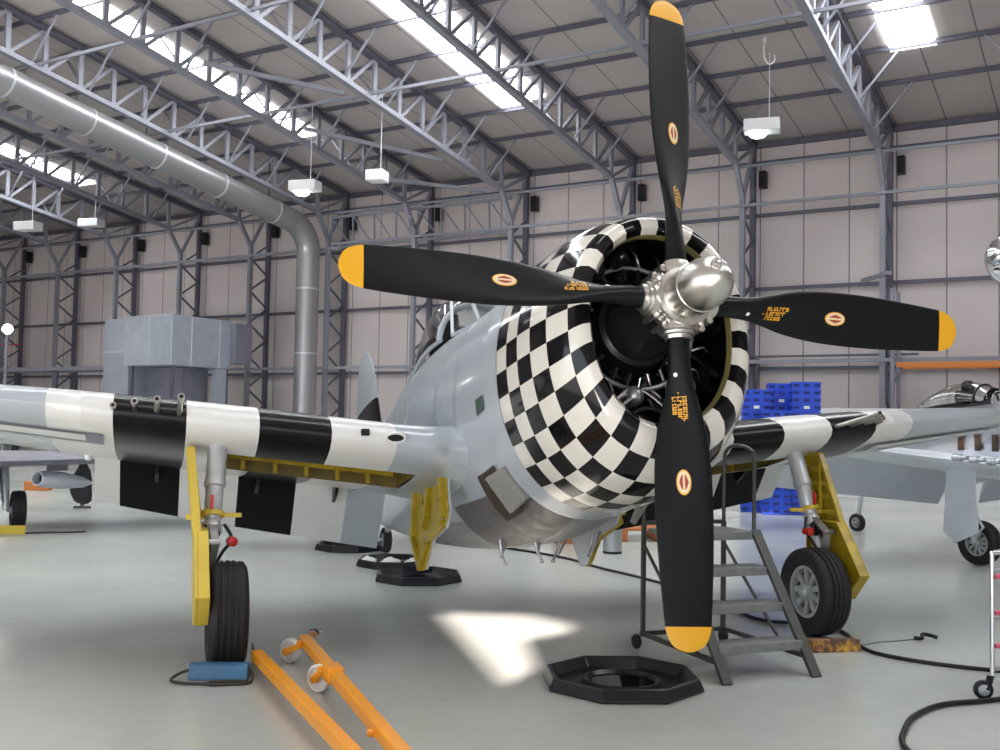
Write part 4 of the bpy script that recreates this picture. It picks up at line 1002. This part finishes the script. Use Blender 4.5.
b = MB(); b.tube(smoothpts([(-.27, -.17, .008), (-.1, -.05, .008), (.1, .03, .008), (.24, .09, .012)]), .006, 6); b.build('wire', 'steel', hk)
b = MB(); b.tube(smoothpts([(.24, .09, .02), (.30, .08, .02), (.33, .14, .04), (.40, .16, .03), (.44, .12, .02)]), .016, 8); b.build('hook', 'rubber', hk, smooth=60)
# trolley at the right edge
tr = thing('trolley', 'tall chrome framed trolley on casters at the right edge', 'trolley', (3.16, 6.74, 0))
for (x, y) in ((0.02, 0), (.75, .2), (-.1, .5), (.62, .7)):
    if (x, y) == (-.1, .5): x = .45
    b = MB(); b.tube([(x, y, .14), (x, y, .93)], .014, 10); b.build('post', 'chrome', tr, smooth=60)
    b = MB(); b.bar((x - .045, y - .02, .065), (x - .01, y, .15), .045, .01); b.bar((x - .045, y + .02, .065), (x, y, .15), .03, .01); b.lathe((x - .06, y - .015, .062), (.1, 1, 0), [(0, .02), (0, .045), (.004, .06), (.028, .06), (.032, .045), (.032, .02)], 26); ca = b.build('caster', 'rubber', tr, smooth=30); b = MB(); b.lathe((x - .06, y - .018, .062), (.1, 1, 0), [(-.001, .001), (0, .036), (.038, .036), (.039, .001)], 20); b.build('caster_hub', 'steel', ca, smooth=30)
b = MB()
for z in (.18, .5, .8): b.prism([V(.02, 0, z), V(.75, .2, z), V(.62, .7, z), V(.45, .5, z)], V(0, 0, .02))
b.build('shelf', 'steel', tr)
b = MB(); b.tube([(.02, 0, .93), (.75, .2, .93)], .014, 8); b.tube([(.45, .5, .93), (.62, .7, .93)], .014, 8); b.tube([(.02, 0, .93), (.45, .5, .93)], .014, 8); b.build('top_rail', 'chrome', tr, smooth=60)
for z in (.78, .55, .34):
    b = MB(); b.lathe((.035, -.0, z), (1, .2, 0), [(0, .016), (.12, .016)], 10); b.build('grip', 'pink', tr)

# ------------------------------------------------------------------ crates, racking and things by the far wall
def crate_proto():
    root = thing('plastic_crate', 'x', 'crate', (0, 0, 0), 0, 'stacked blue plastic crates')
    w, d, h = .53, .37, .145; b = MB()
    b.box((0, 0, .01), (w - .04, d - .04, .02))
    for (c, s) in (((0, -d / 2, h / 2), (w, .02, h - .02)), ((0, d / 2, h / 2), (w, .02, h - .02)), ((-w / 2, 0, h / 2), (.02, d, h - .02)), ((w / 2, 0, h / 2), (.02, d, h - .02))): b.box(c, s)
    for (c, s) in (((0, -d / 2, h - .015), (w + .03, .04, .025)), ((0, d / 2, h - .015), (w + .03, .04, .025)), ((-w / 2, 0, h - .015), (.04, d, .025)), ((w / 2, 0, h - .015), (.04, d, .025))): b.box(c, s)
    for x in (-.2, 0, .2): b.box((x, -d / 2 - .012, h * .5), (.115, .008, .048), m=1)
    for y in (-.1, .1): 
        b.box((-w / 2 - .012, y, h * .5), (.008, .12, .05), m=1); b.box((w / 2 + .012, y, h * .5), (.008, .12, .05), m=1)
    b.build('body', ['crate_blue', 'crate_dark'], root)
    return root
proto = crate_proto(); first = True
def ctree(o, parent=None):
    c = o.copy(); C.objects.link(c); c.parent = parent
    for q in o.children: ctree(q, c)
    return c
OR2 = ['topmost', 'second from the top', 'third from the top', 'fourth from the top', 'fifth from the top', 'sixth from the top', 'seventh from the top', 'eighth from the top', 'ninth from the top', 'tenth from the top', 'eleventh from the top', 'twelfth from the top', 'thirteenth from the top', 'fourteenth from the top', 'fifteenth from the top', 'sixteenth from the top', 'seventeenth from the top', 'eighteenth from the top']
CT = []
for (bx, by, nlev, nm, ang) in ((5.23, 21.31, 17, 'left stack', -.15), (5.84, 21.66, 18, 'middle stack', -.15), (6.09, 20.78, 18, 'tall right stack', -.15), (5.50, 20.75, 14, 'front stack', -.15)):
    for k in range(nlev):
        o = proto if first else ctree(proto); first = False
        o.location = (bx, by, k * .146); o.rotation_euler = (0, 0, ang); lv = nlev - 1 - k
        o['label'] = 'blue plastic crate, %s in the %s by the far wall' % (OR2[lv], nm)
        CT.append(o)
# white labels on some crates
for (bx, by, z, w_) in ((6.06, 20.565, 15, 'on the tall right stack'), (5.80, 21.445, 16, 'on the middle stack'), (5.20, 21.095, 15, 'on the left stack')):
    b = MB(); b.box((bx, by, z * .146 - .07), (.11, .006, .06), rz=-.15); tag(b.build('paper_label', 'paper'), 'small white paper label stuck %s of crates' % w_, 'label')
# low white partition in front of the wall
b = MB(); b.box((8.9, 26.4, 1.12), (7.6, .08, 2.24), rz=RA); tag(b.build('partition_panel', 'white_board'), 'low white partition panel behind the blue crates', 'partition')
# pallet racking on the right
rk = thing('pallet_rack', 'orange pallet rack beams between grey uprights near the right edge', 'rack', rp(28.1, -5.0, 0), RA)
for t in (-.1, 3.2, 6.5):
    b = MB()
    for m in (-.45, .35): b.bar((t, m, 0), (t, m, 5.3), .09)
    for k in range(6): b.bar((t, -.45, .4 + k * .8), (t, .35, .8 + k * .8), .04)
    b.build('upright', 'slate', rk)
for z, t0, t1 in ((1.98, 0, 6.4), (3.35, 0, 6.4)):
    b = MB(); b.box(((t0 + t1) / 2, -.47, z), (t1 - t0, .06, .13)); b.build('beam', 'rack_orange', rk)
    b = MB(); b.box(((t0 + t1) / 2, .37, z), (t1 - t0, .06, .13)); b.build('beam', 'rack_orange', rk)
# wall pipes
b = MB(); b.tube([L2(29.6, -9.2, 0), L2(29.6, -9.2, 3.7)], .05, 8); b.bar(L2(29.6, -11, 3.75), L2(29.6, -4.8, 3.75), .06); o = room_obj(b, 'wall_pipe', 'steel_frame', kind=None); tag(o, 'thin grey pipe running down the wall right of the crates', 'pipe')
# bracket arms on the wall behind the nose
for (t, z, nm) in ((-21.0, 8.4, 'behind the upper edge of the left blade'), (-11.2, 5.6, 'left of the column behind the hub'), (-6.1, 5.7, 'above the right propeller blade')):
    b = MB(); b.bar(L2(28.9, t, z), L2(27.3, t + 1.0, z - .05), .10); o = room_obj(b, 'wall_bracket', 'steel_light', kind=None); tag(o, 'pale steel bracket arm on the wall ' + nm, 'bracket', 'wall bracket arms')
# roof diagonal tubes behind the small lamp
for (p, q, nm) in ((rp(18.7, -20.4, 10.85), rp(21.4, -17.95, 10.45), 'highest of the three, nearest the camera'), (rp(22.8, -20.6, 10.2), rp(26.07, -17.94, 9.7), 'middle one of the three, above the small lamp'), (rp(26.36, -20.2, 9.4), rp(28.2, -17.5, 9.12), 'lowest of the three, beside the small lamp')):
    b = MB(); b.bar(p, q, .11); tag(b.build('steel_tube', 'steel_light'), 'pale diagonal steel tube under the roof, ' + nm, 'tube', 'diagonal steel tubes')
# wall lattice between columns
b = MB(); t0, t1 = -24.6, -17.1
b.bar(L2(28.85, t0, 9.0), L2(28.85, t1, 9.0), .09); b.bar(L2(28.85, t0, 7.9), L2(28.85, t1, 7.9), .09); k = 0
while t0 + k * .95 < t1 - .5:
    b.bar(L2(28.85, t0 + k * .95, 9.0), L2(28.85, t0 + k * .95 + .05, 7.9), .045); b.bar(L2(28.85, t0 + k * .95, 9.0), L2(28.85, t0 + k * .95 + .9, 7.9), .045); k += 1
o = room_obj(b, 'lattice_beam', 'steel_light', kind=None); tag(o, 'light lattice beam between wall columns above the left propeller blade', 'beam')
# gantry shelf on the far left
th = thing('storage_gantry', 'long grey steel shelf gantry against the wall at far left', 'gantry', rp(27.2, -42, 0), RA)
b = MB(); b.box((3, 0, 3.55), (13, 1.0, .16)); b.build('deck', 'steel_light', th)
for t in (-3, 1, 5, 9):
    for m in (-.45, .45): b = MB(); b.bar((t, m, 0), (t, m, 3.5), .1); b.build('leg', 'steel_frame', th)
for t in (-2.6, -1.4, .4, 1.6): 
    b = MB(); b.bar((t, -.4, 3.6), (t, -.4, 4.6), .04); b.bar((t, -.4, 4.6), (t + 1, -.4, 4.6), .04); b.build('guard_rail', 'red', th)
# items below the nose, far floor
bn = thing('waste_bin', 'round steel waste bin on the floor beyond the nose', 'bin', (1.54, 14.0, 0))
b = MB(); b.lathe((0, 0, 0), (0, 0, 1), [(0, .125), (.36, .13), (.42, .14), (.425, .13), (.41, .12), (.1, .115)], 28); b.build('drum', 'steel', bn, smooth=35)
b = MB(); b.lathe((0, 0, .0), (0, 0, 1), [(0, .128), (.03, .131)], 28); b.lathe((0, 0, .34), (0, 0, 1), [(0, .134), (.02, .136)], 28); b.build('band', 'engine_dark', bn)
wb = thing('wooden_crate', 'orange brown wooden box on the floor beyond the fuselage belly', 'box', (1.12, 15.2, 0), .1)
b = MB(); b.box((0, 0, .20), (.62, .4, .40)); b.build('body', 'wood', wb, bevel=.01)
b = MB()
for x in (-.28, .0, .28): b.box((x, -.208, .20), (.05, .02, .40))
b.build('batten', 'wood', wb)
wb = thing('wooden_pallet', 'low pale brown wooden pallet between the bin and the propeller', 'pallet', (2.35, 15.9, 0), .1)
b = MB()
for k in range(6): b.box((0, -.4 + .16 * k, .17), (1.2, .12, .03))
for x in (-.53, 0, .53): b.box((x, 0, .08), (.1, .95, .15))
b.build('boards', 'wood', wb)
b = MB(); b.box((1.9, 18.9, .55), (2.6, .06, .7), rz=.1); b.box((.8, 18.8, .12), (.06, .4, .24)); b.box((3.0, 19.0, .12), (.06, .4, .24)); tag(b.build('display_board', 'white_board'), 'white board standing low beyond the wooden box', 'board')
# box fan / small dark box on wall left of the crates
b = MB(); b.box((5.5, 26.2, 2.35), (.7, .12, .28), rz=RA); tag(b.build('notice_box', 'engine_dark'), 'small dark box on the wall left of the crates', 'box')

# ------------------------------------------------------------------ lights, world, camera
w = bpy.data.worlds.new('World'); sc.world = w; w.use_nodes = True
bg = w.node_tree.nodes['Background']; bg.inputs[0].default_value = (.80, .90, 1., 1); bg.inputs[1].default_value = 1.7
sl = bpy.data.lights.new('sun', 'SUN'); sl.energy = 15; sl.color = (1., .86, .80); sl.angle = R(.5)
so = bpy.data.objects.new('sun', sl); C.objects.link(so); so.rotation_euler = sun_dir.to_track_quat('Z', 'Y').to_euler(); so.location = (-8, -10, 20)

cam = bpy.data.cameras.new('camera'); cam.sensor_width = 36; cam.lens = 1042.885 / 1000 * 36; cam.clip_end = 300; cam.clip_start = .05
co = bpy.data.objects.new('camera', cam); C.objects.link(co)
co.matrix_world = Matrix.Translation((0, 0, 1.708)) @ Matrix.Rotation(R(90 + 2.618), 4, 'X') @ Matrix.Rotation(R(1.057), 4, 'Z')
sc.camera = co
sc.view_settings.view_transform = 'Standard'; sc.view_settings.look = 'None'; sc.view_settings.gamma = 1; sc.view_settings.use_curve_mapping = False
sc.view_settings.exposure = 0.9
sc.cycles.use_denoising = True
sc.cycles.max_bounces = 6; sc.cycles.diffuse_bounces = 4; sc.cycles.glossy_bounces = 4
sc.cycles.sample_clamp_indirect = 8
